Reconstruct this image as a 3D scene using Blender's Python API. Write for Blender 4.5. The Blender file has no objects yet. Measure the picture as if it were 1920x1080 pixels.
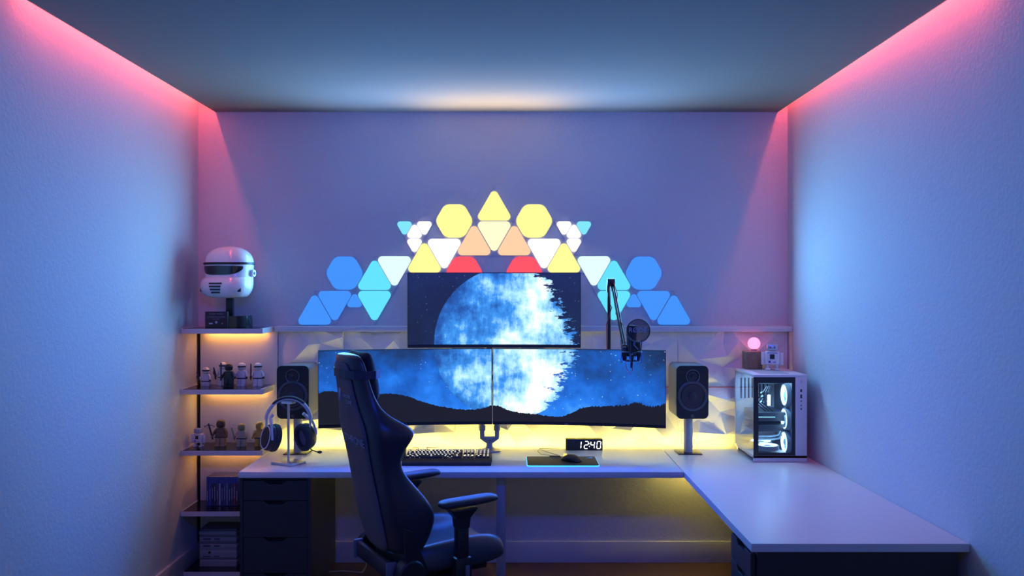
import bpy, bmesh, math, random
from mathutils import Vector, Matrix, geometry
random.seed(4)
PI = math.pi
SC = bpy.context.scene
COL = SC.collection
F = 1609.0; CZ = 1.652
def X(px, d): return (px-960)*d/F
def Z(py, d): return CZ-(py-540)*d/F

# ------------------------------------------------------------------ camera
cd = bpy.data.cameras.new('camera'); cam = bpy.data.objects.new('camera', cd); COL.objects.link(cam)
cam.location = (0, 0, CZ); cam.rotation_euler = (PI/2, 0, 0)
cd.sensor_width = 36; cd.lens = F/1920*36; cd.clip_start = .05; cd.clip_end = 60
cd.dof.use_dof = True; cd.dof.focus_distance = 4.85; cd.dof.aperture_fstop = 2.8
SC.camera = cam
# ------------------------------------------------------------------ view, world
SC.view_settings.view_transform = 'Standard'; SC.view_settings.look = 'None'
SC.view_settings.exposure = 0.0; SC.view_settings.gamma = 1.0
SC.view_settings.use_curve_mapping = False
w = bpy.data.worlds.new('world'); SC.world = w; w.use_nodes = True
w.node_tree.nodes['Background'].inputs[0].default_value = (.16, .20, .30, 1)
w.node_tree.nodes['Background'].inputs[1].default_value = 1.0
R_ = math.radians
def area(name, loc, rot, sx, sy, col, power, spread=PI):
    l = bpy.data.lights.new(name, 'AREA'); l.shape = 'RECTANGLE'; l.size = sx; l.size_y = sy
    l.color = col; l.energy = power; l.spread = spread
    o = bpy.data.objects.new(name, l); COL.objects.link(o); o.location = loc; o.rotation_euler = rot
    return o
FWD = (-PI/2, 0, 0)      # emits towards -y, into the room
DESKZ = .698
UPW = (-PI/2-PI/3, 0, 0)  # tilted up from the wall, towards the ceiling
area('light_of_blue_panels', (-.95, 5.10, 1.80), FWD, .9, .40, (.12, .42, .88), 22)
area('light_of_blue_panels', (.85, 5.10, 1.80), FWD, .9, .40, (.12, .42, .88), 22)
area('light_of_yellow_panels', (-.11, 5.12, 2.26), UPW, .8, .10, (1, .68, .20), 2.6, R_(75))
area('glow_of_upper_panels', (-.62, 5.12, 1.98), UPW, .9, .10, (.20, .42, 1), 5.5, R_(85))
area('glow_of_upper_panels', (.40, 5.12, 1.98), UPW, .9, .10, (.20, .42, 1), 5.5, R_(85))
area('light_of_wide_screens', (-.11, 4.63, 1.10), FWD, 1.8, .40, (.02, .12, 1), 24)
# added dim blue fill, unseen near the camera, aimed at the desk wall
area('fill_light', (0, .9, 2.66), (R_(76), 0, 0), 1.6, .3, (.02, .06, 1), 15, R_(85))

# ------------------------------------------------------------------ materials
_m = {}
def nt(m): return m.node_tree.nodes, m.node_tree.links
def mat(name, col, rough=.5, metal=0, bump=0, bscale=60, emit=None, es=0, spec=.5, coat=0, var=0, alpha=1, trans=0, detail=3, bdist=.002):
    if name in _m: return _m[name]
    m = bpy.data.materials.new(name); m.use_nodes = True; n, l = nt(m)
    b = n['Principled BSDF']
    b.inputs['Base Color'].default_value = (*col, 1); b.inputs['Roughness'].default_value = rough
    b.inputs['Metallic'].default_value = metal; b.inputs['Specular IOR Level'].default_value = spec
    b.inputs['Coat Weight'].default_value = coat; b.inputs['Transmission Weight'].default_value = trans
    if emit: b.inputs['Emission Color'].default_value = (*emit, 1); b.inputs['Emission Strength'].default_value = es
    tc = n.new('ShaderNodeTexCoord'); no = n.new('ShaderNodeTexNoise')
    no.inputs['Scale'].default_value = bscale; no.inputs['Detail'].default_value = detail
    l.new(tc.outputs['Object'], no.inputs['Vector'])
    if bump:
        bp = n.new('ShaderNodeBump'); bp.inputs['Strength'].default_value = bump; bp.inputs['Distance'].default_value = bdist
        l.new(no.outputs['Fac'], bp.inputs['Height']); l.new(bp.outputs['Normal'], b.inputs['Normal'])
    v = max(var, .04)
    mx = n.new('ShaderNodeMix'); mx.data_type = 'RGBA'
    mx.inputs['A'].default_value = (*[c*(1-v) for c in col], 1); mx.inputs['B'].default_value = (*[min(1, c*(1+v)) for c in col], 1)
    l.new(no.outputs['Fac'], mx.inputs['Factor']); l.new(mx.outputs['Result'], b.inputs['Base Color'])
    if alpha < 1: b.inputs['Alpha'].default_value = alpha
    _m[name] = m; return m
def emis(name, col, s):
    if name in _m: return _m[name]
    m = bpy.data.materials.new(name); m.use_nodes = True; n, l = nt(m)
    b = n['Principled BSDF']; b.inputs['Base Color'].default_value = (.02, .02, .02, 1)
    b.inputs['Emission Color'].default_value = (*col, 1); b.inputs['Emission Strength'].default_value = s
    b.inputs['Specular IOR Level'].default_value = .2
    _m[name] = m; return m
WALL = mat('wall_paint', (.66, .66, .68), .75, bump=.6, bscale=60, detail=6, bdist=.003)
CEIL = mat('ceiling_paint', (.25, .22, .18), .9, bump=.15, bscale=60)
TRIM = mat('trim_paint', (.66, .66, .68), .5)
FACET = mat('facet_white', (.74, .74, .75), .6)
DESK = mat('desk_white', (.68, .69, .72), .34, bump=.05, bscale=400, spec=.5)
SHELFW = mat('shelf_white', (.62, .62, .66), .4)
GLASSB = mat('black_glass', (.012, .012, .015), .12)
DARKCAB = mat('anthracite_cabinet', (.028, .028, .036), .5)
DARKGAP = mat('deep_gap', (.01, .01, .01), .8)
BLACK = mat('black_plastic', (.018, .018, .022), .4)
BLACKM = mat('black_matte', (.025, .025, .03), .7)
LEATH = mat('black_leather', (.036, .036, .050), .33, bump=.12, bscale=250)
FABR = mat('chair_black_suede', (.022, .022, .030), .8)
GREYM = mat('grey_metal', (.30, .31, .36), .35, metal=.6)
SILV = mat('silver_metal', (.60, .62, .68), .28, metal=.9)
WHITEP = mat('white_plastic', (.78, .78, .80), .22, coat=.5)
WHITEM = mat('white_matte', (.70, .70, .74), .5)
LETT = mat('grey_lettering', (.20, .20, .30), .6)
LETW = mat('pale_lettering', (.45, .45, .60), .6)

# ------------------------------------------------------------------ mesh helpers
class MB:
    def __init__(s): s.b = bmesh.new()
    def _idx(s, geom, mi):
        for g in geom:
            if isinstance(g, bmesh.types.BMFace): g.material_index = mi
    def box(s, x0, x1, y0, y1, z0, z1, bev=0, mi=0, seg=2, mtx=None):
        r = bmesh.ops.create_cube(s.b, size=1); vs = r['verts']
        for v in vs:
            v.co = Vector((x0+(v.co.x+.5)*(x1-x0), y0+(v.co.y+.5)*(y1-y0), z0+(v.co.z+.5)*(z1-z0)))
            if mtx: v.co = mtx @ v.co
        fs = {f for v in vs for f in v.link_faces}
        for f in fs: f.material_index = mi
        if bev:
            es = list({e for v in vs for e in v.link_edges})
            r = bmesh.ops.bevel(s.b, geom=es, offset=bev, segments=seg, affect='EDGES', profile=.5)
            for f in r['faces']: f.material_index = mi
        return s
    def cyl(s, p0, p1, r0, r1=None, seg=20, mi=0, caps=True):
        r1 = r0 if r1 is None else r1
        p0 = Vector(p0); p1 = Vector(p1); d = p1-p0
        q = d.to_track_quat('Z', 'Y').to_matrix().to_4x4(); q.translation = (p0+p1)/2
        r = bmesh.ops.create_cone(s.b, cap_ends=caps, segments=seg, radius1=r0, radius2=max(r1, 1e-4), depth=d.length, matrix=q)
        for f in {f for v in r['verts'] for f in v.link_faces}: f.material_index = mi
        return s
    def ball(s, c, rx, ry=None, rz=None, seg=20, mi=0, rot=None):
        ry = ry or rx; rz = rz or rx
        m = Matrix.Translation(c)
        if rot: m = m @ rot
        m = m @ Matrix.Diagonal((rx, ry, rz, 1))
        r = bmesh.ops.create_uvsphere(s.b, u_segments=seg, v_segments=max(8, seg//2+2), radius=1, matrix=m)
        for f in {f for v in r['verts'] for f in v.link_faces}: f.material_index = mi
        return s
    def tube(s, pts, r, seg=8, mi=0, closed=False):
        pts = [Vector(p) for p in pts]; n = len(pts); rings = []
        up = Vector((0, 0, 1)); prev = None
        for i, p in enumerate(pts):
            if closed: t = pts[(i+1) % n]-pts[i-1]
            else: t = pts[min(i+1, n-1)]-pts[max(i-1, 0)]
            t.normalize()
            a = prev if prev is not None else (up if abs(t.z) < .9 else Vector((1, 0, 0)))
            u = (a-t*a.dot(t)); u = u.normalized() if u.length > 1e-5 else t.orthogonal().normalized()
            prev = u; v = t.cross(u)
            rr = r[i] if isinstance(r, (list, tuple)) else r
            rings.append([s.b.verts.new(p+u*math.cos(2*PI*k/seg)*rr+v*math.sin(2*PI*k/seg)*rr) for k in range(seg)])
        for i in range(n if closed else n-1):
            A = rings[i]; B = rings[(i+1) % n]
            for k in range(seg):
                f = s.b.faces.new((A[k], A[(k+1) % seg], B[(k+1) % seg], B[k])); f.material_index = mi
        if not closed:
            s.b.faces.new(rings[0][::-1]).material_index = mi; s.b.faces.new(rings[-1]).material_index = mi
        return s
    def lathe(s, prof, c=(0, 0, 0), axis='Z', seg=32, mi=0):
        c = Vector(c); rings = []
        for (r, h) in prof:
            ring = []
            for k in range(seg):
                a = 2*PI*k/seg; u = math.cos(a)*r; v = math.sin(a)*r
                p = {'Z': Vector((u, v, h)), 'Y': Vector((u, -h, v)), 'X': Vector((-h, u, v))}[axis]
                ring.append(s.b.verts.new(c+p))
            rings.append(ring)
        for A, B in zip(rings, rings[1:]):
            for k in range(seg): s.b.faces.new((A[k], A[(k+1) % seg], B[(k+1) % seg], B[k])).material_index = mi
        if prof[0][0] > 1e-5: s.b.faces.new(rings[0][::-1]).material_index = mi
        if prof[-1][0] > 1e-5: s.b.faces.new(rings[-1]).material_index = mi
        bmesh.ops.remove_doubles(s.b, verts=[v for r in rings for v in r], dist=1e-6)
        return s
    def prism(s, poly, a0, a1, plane='XZ', mi=0, mtx=None):
        def P(u, v, a):
            p = {'XZ': Vector((u, a, v)), 'XY': Vector((u, v, a)), 'YZ': Vector((a, u, v))}[plane]
            return mtx @ p if mtx else p
        A = [s.b.verts.new(P(u, v, a0)) for u, v in poly]; B = [s.b.verts.new(P(u, v, a1)) for u, v in poly]
        n = len(poly)
        s.b.faces.new(A).material_index = mi; s.b.faces.new(B[::-1]).material_index = mi
        for k in range(n): s.b.faces.new((A[k], B[k], B[(k+1) % n], A[(k+1) % n])).material_index = mi
        return s
    def loft(s, loops, mi=0, cap=True, closed=True):
        R = [[s.b.verts.new(Vector(p)) for p in L] for L in loops]; n = len(R[0])
        for A, B in zip(R, R[1:]):
            for k in range(n if closed else n-1): s.b.faces.new((A[k], A[(k+1) % n], B[(k+1) % n], B[k])).material_index = mi
        if cap: s.b.faces.new(R[0][::-1]).material_index = mi; s.b.faces.new(R[-1]).material_index = mi
        return s
    def xf(s, m):
        bmesh.ops.transform(s.b, matrix=m, verts=s.b.verts); return s
    def build(s, name, m, parent=None, smooth=True, sub=0, ang=35, bevel=0, kind=None):
        bmesh.ops.recalc_face_normals(s.b, faces=s.b.faces)
        if parent is not None:
            off = Vector((0, 0, 0)); p = parent
            while p is not None: off += p.location; p = p.parent
            bmesh.ops.translate(s.b, vec=-off, verts=s.b.verts)
        me = bpy.data.meshes.new(name); s.b.to_mesh(me); s.b.free()
        for k in (m if isinstance(m, (list, tuple)) else [m]): me.materials.append(k)
        if smooth:
            me.polygons.foreach_set('use_smooth', [True]*len(me.polygons))
            if not sub: me.set_sharp_from_angle(angle=math.radians(ang))
        o = bpy.data.objects.new(name, me); COL.objects.link(o)
        if parent is not None: o.parent = parent
        if bevel:
            bm = o.modifiers.new('bevel', 'BEVEL'); bm.width = bevel; bm.segments = 2; bm.limit_method = 'ANGLE'
        if sub:
            sm = o.modifiers.new('sub', 'SUBSURF'); sm.levels = sub; sm.render_levels = sub
        if kind: o['kind'] = kind
        return o
def tag(o, label, cat, group=None, kind=None):
    o['label'] = label; o['category'] = cat
    if group: o['group'] = group
    if kind: o['kind'] = kind
    return o
def thing(name, label, cat, loc=(0, 0, 0), group=None):
    o = bpy.data.objects.new(name, None); COL.objects.link(o); o.location = loc; o.empty_display_size = .05
    return tag(o, label, cat, group)
def copy_tree(o, parent=None):
    c = o.copy(); COL.objects.link(c); c.parent = parent
    for ch in list(o.children): copy_tree(ch, c)
    return c
def struct(name, mb, m, **k):
    return mb.build(name, m, kind='structure', **k)
def text(name, body, size, m, parent, loc, rot=(PI/2, 0, 0), ext=.0006, align='CENTER', sx=1, local=False, shear=0):
    c = bpy.data.curves.new(name, 'FONT'); c.body = body; c.size = size; c.extrude = ext
    c.align_x = align; c.align_y = 'CENTER'; c.shear = shear; c.resolution_u = 3
    t = bpy.data.objects.new(name+'_curve', c); COL.objects.link(t)
    bpy.context.view_layer.update()
    me = bpy.data.meshes.new_from_object(t.evaluated_get(bpy.context.evaluated_depsgraph_get()))
    bpy.data.objects.remove(t)
    M = Matrix.LocRotScale(Vector(loc), __import__('mathutils').Euler(rot), Vector((sx, 1, 1)))
    if not local:
        off = Vector((0, 0, 0)); p = parent
        while p is not None: off += p.location; p = p.parent
        M = Matrix.Translation(-off) @ M
    me.transform(M); me.name = name
    me.materials.clear(); me.materials.append(m)
    o = bpy.data.objects.new(name, me); COL.objects.link(o); o.parent = parent
    return o

# ------------------------------------------------------------------ room shell
WY = 5.18; XL = -1.893
def xr(y): return 1.664+(5.15-y)*(.046/1.95)
RZ = 2.714
struct('floor', MB().box(-2.3, 2.3, -1.6, 5.4, -.05, 0), None or mat('wood_floor', (.085, .040, .024), .45, bump=.1, bscale=30, var=.4))
fn, fl = nt(_m['wood_floor'])
no = [x for x in fn if x.type == 'TEX_NOISE'][0]; mp = fn.new('ShaderNodeMapping'); mp.inputs['Scale'].default_value = (.6, 9, 1)
fl.new([x for x in fn if x.type == 'TEX_COORD'][0].outputs['Object'], mp.inputs['Vector']); fl.new(mp.outputs['Vector'], no.inputs['Vector']); no.inputs['Scale'].default_value = 6
struct('wall_back', MB().box(-2.1, 2.0, WY, WY+.12, 0, 3.0), WALL)
struct('wall_left', MB().box(XL-.12, XL, -1.6, WY, 0, 3.0), WALL)
struct('wall_right', MB().prism([(xr(WY), WY), (xr(-1.6), -1.6), (xr(-1.6)+.12, -1.6), (xr(WY)+.12, WY)], 0, 3.0, 'XY'), WALL)
struct('ceiling', MB().box(-2.1, 2.1, -1.6, WY+.12, 3.0, 3.08), CEIL)
struct('trim_1', MB().box(-1.79, 1.605, -1.6, WY-.001, RZ, RZ+.03), CEIL)       # lowered ceiling panel
struct('trim_2', MB().box(-1.79, 1.605, WY-.05, WY-.001, RZ+.03, 3.0), CEIL)
# red led strips in the side coves
RED = emis('red_led', (1, .11, .12), 74)
o = MB().box(XL+.061, XL+.073, 3.25, 5.15, RZ+.110, RZ+.116).build('led_strip', RED, smooth=False)
tag(o, 'red glowing light strip in the gap between ceiling and left wall', 'light strip', 'red strips above the side walls')
b_ = MB(); b_.prism([(1.636, 5.15), (1.636, 3.0), (1.648, 3.0), (1.648, 5.15)], RZ+.110, RZ+.116, 'XY')
o = b_.build('led_strip', RED, smooth=False)
tag(o, 'red glowing light strip in the gap between ceiling and right wall', 'light strip', 'red strips above the side walls')
# baseboards
struct('baseboard_back', MB().box(XL, xr(WY), WY-.02, WY, 0, .127, .003), TRIM)
struct('baseboard_left', MB().box(XL, XL+.018, -1.6, WY-.02, 0, .127, .003), TRIM)
bb = MB(); bb.prism([(xr(WY)-.016, WY-.02), (xr(-1.6)-.016, -1.6), (xr(-1.6), -1.6), (xr(WY), WY-.02)], 0, .127, 'XY'); struct('baseboard_right', bb, TRIM)
# ledge over the faceted cladding
struct('trim_3', MB().box(-1.408, xr(5.1)-.003, 5.085, WY, 1.393, 1.425, .002), TRIM)
# backing board behind the shelves
struct('trim_4', MB().box(XL+.022, -1.41, 5.15, WY-.001, .127, 1.419, .002), TRIM)
# faceted tiles
def tile(n, x0, x1, z0, z1, flip, seed):
    rnd = random.Random(seed); nx, nz = 7, 4; pts = []; W = .669; H = .371
    for i in range(nx+1):
        for j in range(nz+1):
            u = i/nx*W; v = j/nz*H
            edge = i in (0, nx) or j in (0, nz)
            if not edge:
                if rnd.random() < .22: continue
                u += rnd.uniform(-.35, .35)*W/nx; v += rnd.uniform(-.35, .35)*H/nz
            elif rnd.random() < .45 and not (i in (0, nx) and j in (0, nz)): continue
            pts.append((u, v, (.004 if not (j in (0, nz) and i in (0, nx)) else 0) if edge else (rnd.uniform(.028, .042) if (i+j) % 2 else rnd.uniform(0, .010))))
    if flip: pts = [(W-u, v, h) for u, v, h in pts]
    r = geometry.delaunay_2d_cdt([Vector((u, v)) for u, v, h in pts], [], [], 0, 1e-5)
    vs = [Vector((x0+p.x, 5.17, z0+p.y)) for p in r[0]]
    for k, lst in enumerate(r[3]): vs[k].y = 5.172-pts[lst[0]][2]*1.15 if lst else 5.17
    b = bmesh.new(); bv = [b.verts.new(v) for v in vs]
    for f in r[2]: b.faces.new([bv[k] for k in f])
    # clip to the visible extent, then close the sides back to the wall
    for co, no in (((x0+.0006, 0, 0), (-1, 0, 0)), ((x1-.0006, 0, 0), (1, 0, 0)), ((0, 0, z1-.0006), (0, 0, 1)), ((0, 0, z0+.0006), (0, 0, -1))):
        bmesh.ops.bisect_plane(b, geom=b.verts[:]+b.edges[:]+b.faces[:], plane_co=co, plane_no=no, clear_outer=True)
    be = [e for e in b.edges if e.is_boundary]
    ex = bmesh.ops.extrude_edge_only(b, edges=be)
    for v in [g for g in ex['geom'] if isinstance(g, bmesh.types.BMVert)]: v.co.y = WY-.0005
    m = MB(); m.b.free(); m.b = b
    struct('trim_%d' % n, m, FACET, smooth=False)
seams = [-1.68, -1.011, -.342, .327, .996, 1.665]
n = 5
for k in range(5):
    a0 = max(seams[k], -1.408); a1 = min(seams[k+1], xr(5.15)-.004)
    for (z0, z1) in ((.690, 1.061), (1.061, 1.392)):
        # a cropped first tile keeps its full-size pattern
        tile(n, a0 if k else -1.68 if False else seams[k], a1, z0, z1, (k+n) % 2, 11+(n % 3)) if k else None
        if not k:
            rs = random.Random(3); tile(n, -1.408, a1, z0, z1, False, 12+(n % 2))
        n += 1
tag(MB().tube([(.83, 5.120, 1.062), (1.0, 5.118, 1.0615), (1.3, 5.118, 1.061), (1.64, 5.120, 1.062)], .0028, 8).build('red_cable', mat('red_cable', (.42, .03, .02), .5)),
    'thin red cable running level across the faceted wall behind right speaker', 'cable')

# ------------------------------------------------------------------ desks
DZ = .698; DY0 = 4.449; DY1 = 5.083
t = thing('desk', 'long white main desk under the monitors with square metal leg', 'desk', (-.26, 4.77, 0))
MB().box(-1.417, .889, DY0, DY1, DZ-.031, DZ, .0015).build('desktop', DESK, t)
MB().box(X(931, 4.6), X(948, 4.6), 4.575, 4.625, 0, DZ-.031, .003).build('leg', mat('leg_metal', (.40, .40, .46), .4, metal=.3), t)
MB().box(X(931, 4.6)-.03, X(948, 4.6)+.03, 4.55, 4.65, DZ-.036, DZ-.031).build('mounting_plate', GREYM, t)
YEL = emis('warm_yellow_led', (1, .78, .12), 85)
MB().box(-1.40, .885, DY1+.0002, DY1+.032, DZ-.030, DZ-.026).build('strip_baffle', GREYM, t)  # added unseen baffle under the led strip, limits yellow light below the desk
o = MB().box(-1.38, 1.31, 5.087, 5.097, DZ-.016, DZ-.012).build('led_strip', YEL, smooth=False)
tag(o, 'warm yellow light strip along the rear edge of the desk', 'light strip')
t = thing('side_desk', 'white side desk running along the right wall toward the camera', 'desk', (1.29, 4.15, 0))
b = MB(); b.prism([(.893, 3.2), (xr(3.2)-.002, 3.2), (xr(DY1)-.002, DY1), (.893, DY1)], DZ-.031, DZ, 'XY'); b.build('desktop', DESK, t, bevel=.0015)
MB().box(1.56, 1.61, 4.98, 5.03, 0, DZ-.031, .003).build('leg', _m['leg_metal'], t)
def drawers(name, label, x0, x1, y0, y1, zt, face='front', edges=None):
    t = thing(name, label, 'drawer cabinet', ((x0+x1)/2, (y0+y1)/2, 0))
    if face == 'front':
        b = MB(); b.box(x0, x0+.016, y0, y1, .03, zt, .001); b.box(x1-.016, x1, y0, y1, .03, zt, .001)
        b.box(x0+.016, x1-.016, y0+.02, y1, zt-.014, zt); b.box(x0+.016, x1-.016, y1-.01, y1, .03, zt-.014); b.box(x0+.016, x1-.016, y0+.02, y1-.01, .03, .045)
        b.build('body', DARKCAB, t, smooth=False)
        c = (x0+x1)/2
        for zt_, zb_ in zip(edges, edges[1:]):
            a = x0+.018; e = x1-.018; T = zt_-.0015; B = zb_+.0015
            poly = [(a, B), (e, B), (e, T), (c+.062, T), (c+.035, T-.019), (c-.035, T-.019), (c-.062, T), (a, T)]
            d = MB().prism(poly, y0+.002, y0+.020, 'XZ').build('drawer', DARKCAB, t, smooth=False, bevel=.0008)
            MB().box(c-.08, c+.08, y0+.024, y0+.028, T-.05, T-.002).build('handle_recess', DARKGAP, d, smooth=False)
    else:
        b = MB(); b.box(x0+.02, x1, y0, y0+.016, .03, zt, .001); b.box(x0+.02, x1, y1-.016, y1, .03, zt, .001)
        b.box(x0+.02, x1, y0+.016, y1-.016, zt-.014, zt); b.box(x1-.01, x1, y0+.016, y1-.016, .03, zt-.014)
        b.build('body', DARKCAB, t, smooth=False)
        c = (y0+y1)/2
        for zt_, zb_ in zip(edges, edges[1:]):
            a = y0+.018; e = y1-.018; T = zt_-.0015; B = zb_+.0015
            poly = [(a, B), (e, B), (e, T), (c+.062, T), (c+.035, T-.019), (c-.035, T-.019), (c-.062, T), (a, T)]
            d = MB().prism(poly, x0, x0+.018, 'YZ').build('drawer', DARKCAB, t, smooth=False, bevel=.0008)
            MB().box(x0+.022, x0+.026, c-.08, c+.08, T-.05, T-.002).build('handle_recess', DARKGAP, d, smooth=False)
    for sx in (x0+.04, x1-.04):
        for sy in (y0+.05, y1-.05): MB().cyl((sx, sy, 0), (sx, sy, .03), .018).build('foot', BLACK, t)
Z4 = lambda py: Z(py, 4.46)
drawers('drawer_unit', 'anthracite drawer unit with cut-out handles under left end of main desk', -1.414, -1.046, 4.458, 5.08, DZ-.032,
        edges=[DZ-.046, Z4(939), Z4(1008), Z4(1075), .035])
drawers('drawer_unit', 'dark cabinet carrying the near end of the right side desk', .897, 1.668, 3.208, 3.53, DZ-.032, 'side',
        edges=[DZ-.046, .55, .40, .22, .035])

# ------------------------------------------------------------------ shelves
SX1 = -1.423; SY0 = 4.897; SZ = [1.421, 1.074, .725, .378, .033]
ORG = emis('warm_orange_led', (1, .40, .08), 26)
names = ['top', 'second', 'third', 'fourth', 'lowest']
slabel = ['white wall shelf with black glass top, uppermost, carrying the white helmet',
          'white wall shelf with black glass top carrying the row of white toy figures',
          'white wall shelf with black glass top carrying the coloured toy figures, level with desk',
          'white wall shelf with black top carrying the row of thin game cases',
          'lowest white wall shelf carrying the stack of magazines near the floor']
for k, z in enumerate(SZ):
    t = thing('wall_shelf', slabel[k], 'shelf', ((XL+SX1)/2, 5.02, z), 'lit shelves in left corner')
    MB().box(XL+.001, SX1, SY0, 5.149, z-.030, z-.0045, .0015).box(XL+.001, XL+.014, SY0, 5.149, z-.006, z, 0).box(SX1-.014, SX1, SY0, 5.149, z-.006, z)\
        .box(XL+.014, SX1-.014, SY0, SY0+.006, z-.006, z-.002).build('shelf_board', SHELFW, t, smooth=False)
    MB().box(XL+.014, SX1-.014, SY0+.003, 5.149, z-.0045, z).build('glass_top', GLASSB, t, smooth=False)
    if k < 3:
        MB().box(XL+.06, SX1-.04, 5.118, 5.128, z-.034, z-.030).build('led_strip', ORG, t, smooth=False)
tag(MB().box(XL+.004, XL+.020, 5.155, 5.165, .128, 1.385).build('gap_shade', DARKGAP, smooth=False), 'thin dark strip painted for the shade in the corner gap behind the shelves', 'painted shade')  # dark strip gives the gap between wall and backing board its shade

# ------------------------------------------------------------------ wall light panels
def rounded(pts, r, seg=6):
    out = []; n = len(pts)
    for i in range(n):
        p = Vector(pts[i]); a = (Vector(pts[i-1])-p); b = (Vector(pts[(i+1) % n])-p)
        a.normalize(); b.normalize(); ang = a.angle(b); d = r/math.tan(ang/2)
        c = p+(a+b).normalized()*r/math.sin(ang/2)
        s = p+a*d-c; e = p+b*d-c
        for k in range(seg+1):
            q = s.lerp(e, k/seg).normalized()*r; out.append((c.x+q.x, c.y+q.y))
    return out
PD = 5.155
PBACK = mat('panel_backplate', (.55, .55, .60), .5)
PCOL = {'yellow': ((1, .90, .27), 1.15), 'pale yellow': ((1, .93, .52), 1.2), 'orange': ((1, .62, .36), 1.05), 'white': ((1, .97, .88), 1.7),
        'warm white': ((1, .96, .92), 1.7), 'pale cyan': ((.72, 1, 1), 1.1), 'cyan': ((.13, .78, 1), 1.0), 'light cyan': ((.22, .80, .95), 1.0), 'blue': ((.055, .29, 1), 1.0), 'red': ((1, .09, .12), 1.0)}
def light_panel(kind, up, cx, y0, col, label, group):
    """y0 = pixel row of the flat side (triangles) or of the centre (hexagons)"""
    S = 75.4 if kind != 'small' else 37.7
    c, s = PCOL[col]; u = PD/F
    if kind == 'hex':
        pts = [(S/2*math.cos(a), S/2*math.sin(a)) for a in [k*PI/3 for k in range(6)]]
        zc = y0; r = 17
    else:
        H = S*.8660; pts = [(-S/2, -H/3), (S/2, -H/3), (0, 2*H/3)]
        if not up: pts = [(a, -b) for a, b in pts][::-1]
        zc = y0-H/3 if up else y0+H/3; r = 7.5 if kind == 'large' else 5.5
    Xc = X(cx, PD); Zc = Z(zc, PD)
    nm = {'hex': 'hexagonal_light_panel', 'large': 'triangular_light_panel', 'small': 'small_triangular_light_panel'}[kind]
    t = thing(nm, label, 'light panel', (Xc, WY, Zc), group)
    P = [(Xc+a*u*.995, Zc+b*u*.995) for a, b in pts]
    MB().prism(P, WY-.0005, WY-.008, 'XZ').build('backplate', PBACK, t, smooth=False)
    ins = .955 if kind != 'small' else .92
    Q = rounded([(Xc+a*u*ins, Zc+b*u*ins) for a, b in pts], r*u)
    MB().prism(Q, WY-.008, WY-.016, 'XZ').build('diffuser', emis('led_'+col.replace(' ', '_'), c, s), t, smooth=False)
GL, GH, GS = 'triangle light panels on back wall', 'hexagon light panels on back wall', 'small triangle light panels on back wall'
MX = 926.5
light_panel('large', True, MX, 414, 'yellow', 'yellow triangle light panel at the very top of the wall display', GL)
light_panel('large', False, MX, 414, 'pale yellow', 'pale yellow point-down triangle light panel just beneath the topmost triangle', GL)
for sg, side, mic in ((-1, 'left', ''), (1, 'right', '')):
    m = lambda d: MX+sg*d
    light_panel('large', True, m(37.7), 479.4, 'orange', f'orange triangle light panel {side} of the display centre above the upper monitor', GL)
    light_panel('large', False, m(93.8), 446.7, 'white', f'large bright white point-down triangle light panel on the {side} under yellow hexagon', GL)
    light_panel('large', True, m(131), 512, 'yellow', f'yellow triangle light panel standing above the upper monitor\'s {side} corner', GL)
    light_panel('large', False, m(187.5), 479.4, 'pale cyan', f'pale cyan-white point-down triangle light panel on the {side} beside upper monitor', GL)
    light_panel('large', True, m(225), 544.6, 'cyan', f'cyan point-up triangle light panel on the {side} of the display' + (' behind microphone arm' if sg > 0 else ''), GL)
    light_panel('large', False, m(225), 544.6, 'cyan', f'cyan point-down triangle light panel on the {side}, tip near the ledge', GL)
    light_panel('large', False, m(299.7), 544.6, 'blue', f'blue point-down triangle light panel on the {side} under the blue hexagon', GL)
    light_panel('large', True, m(337.5), 610, 'blue', f'blue triangle light panel resting on ledge at the far {side} end', GL)
    light_panel('hex', True, m(75), 414, 'yellow', f'yellow hexagon light panel on the {side} of the topmost triangle', GH)
    light_panel('hex', True, m(281.3), 512, 'blue', f'blue hexagon light panel on the {side} side of the wall display', GH)
    light_panel('hex', True, m(56.4), 512, 'red', f'red hexagon light panel on the {side}, half hidden behind upper monitor', GH)
    light_panel('small', False, m(168.7), 414, 'light cyan', f'small light cyan triangle panel at the outer top corner of the {side} cluster', GS)
    light_panel('small', True, m(149.8), 446.7, 'warm white', f'small white point-up triangle panel in the middle of the {side} cluster', GS)
    light_panel('small', False, m(131.2), 414, 'warm white', f'small white point-down triangle panel at the inner top of the {side} cluster', GS)
    light_panel('small', False, m(149.8), 446.7, 'warm white', f'small white point-down triangle panel at the bottom of the {side} cluster', GS)
    light_panel('small', True, m(262.5), 577, 'blue', f'small blue triangle panel on the {side} between cyan and blue triangles', GS)

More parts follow.
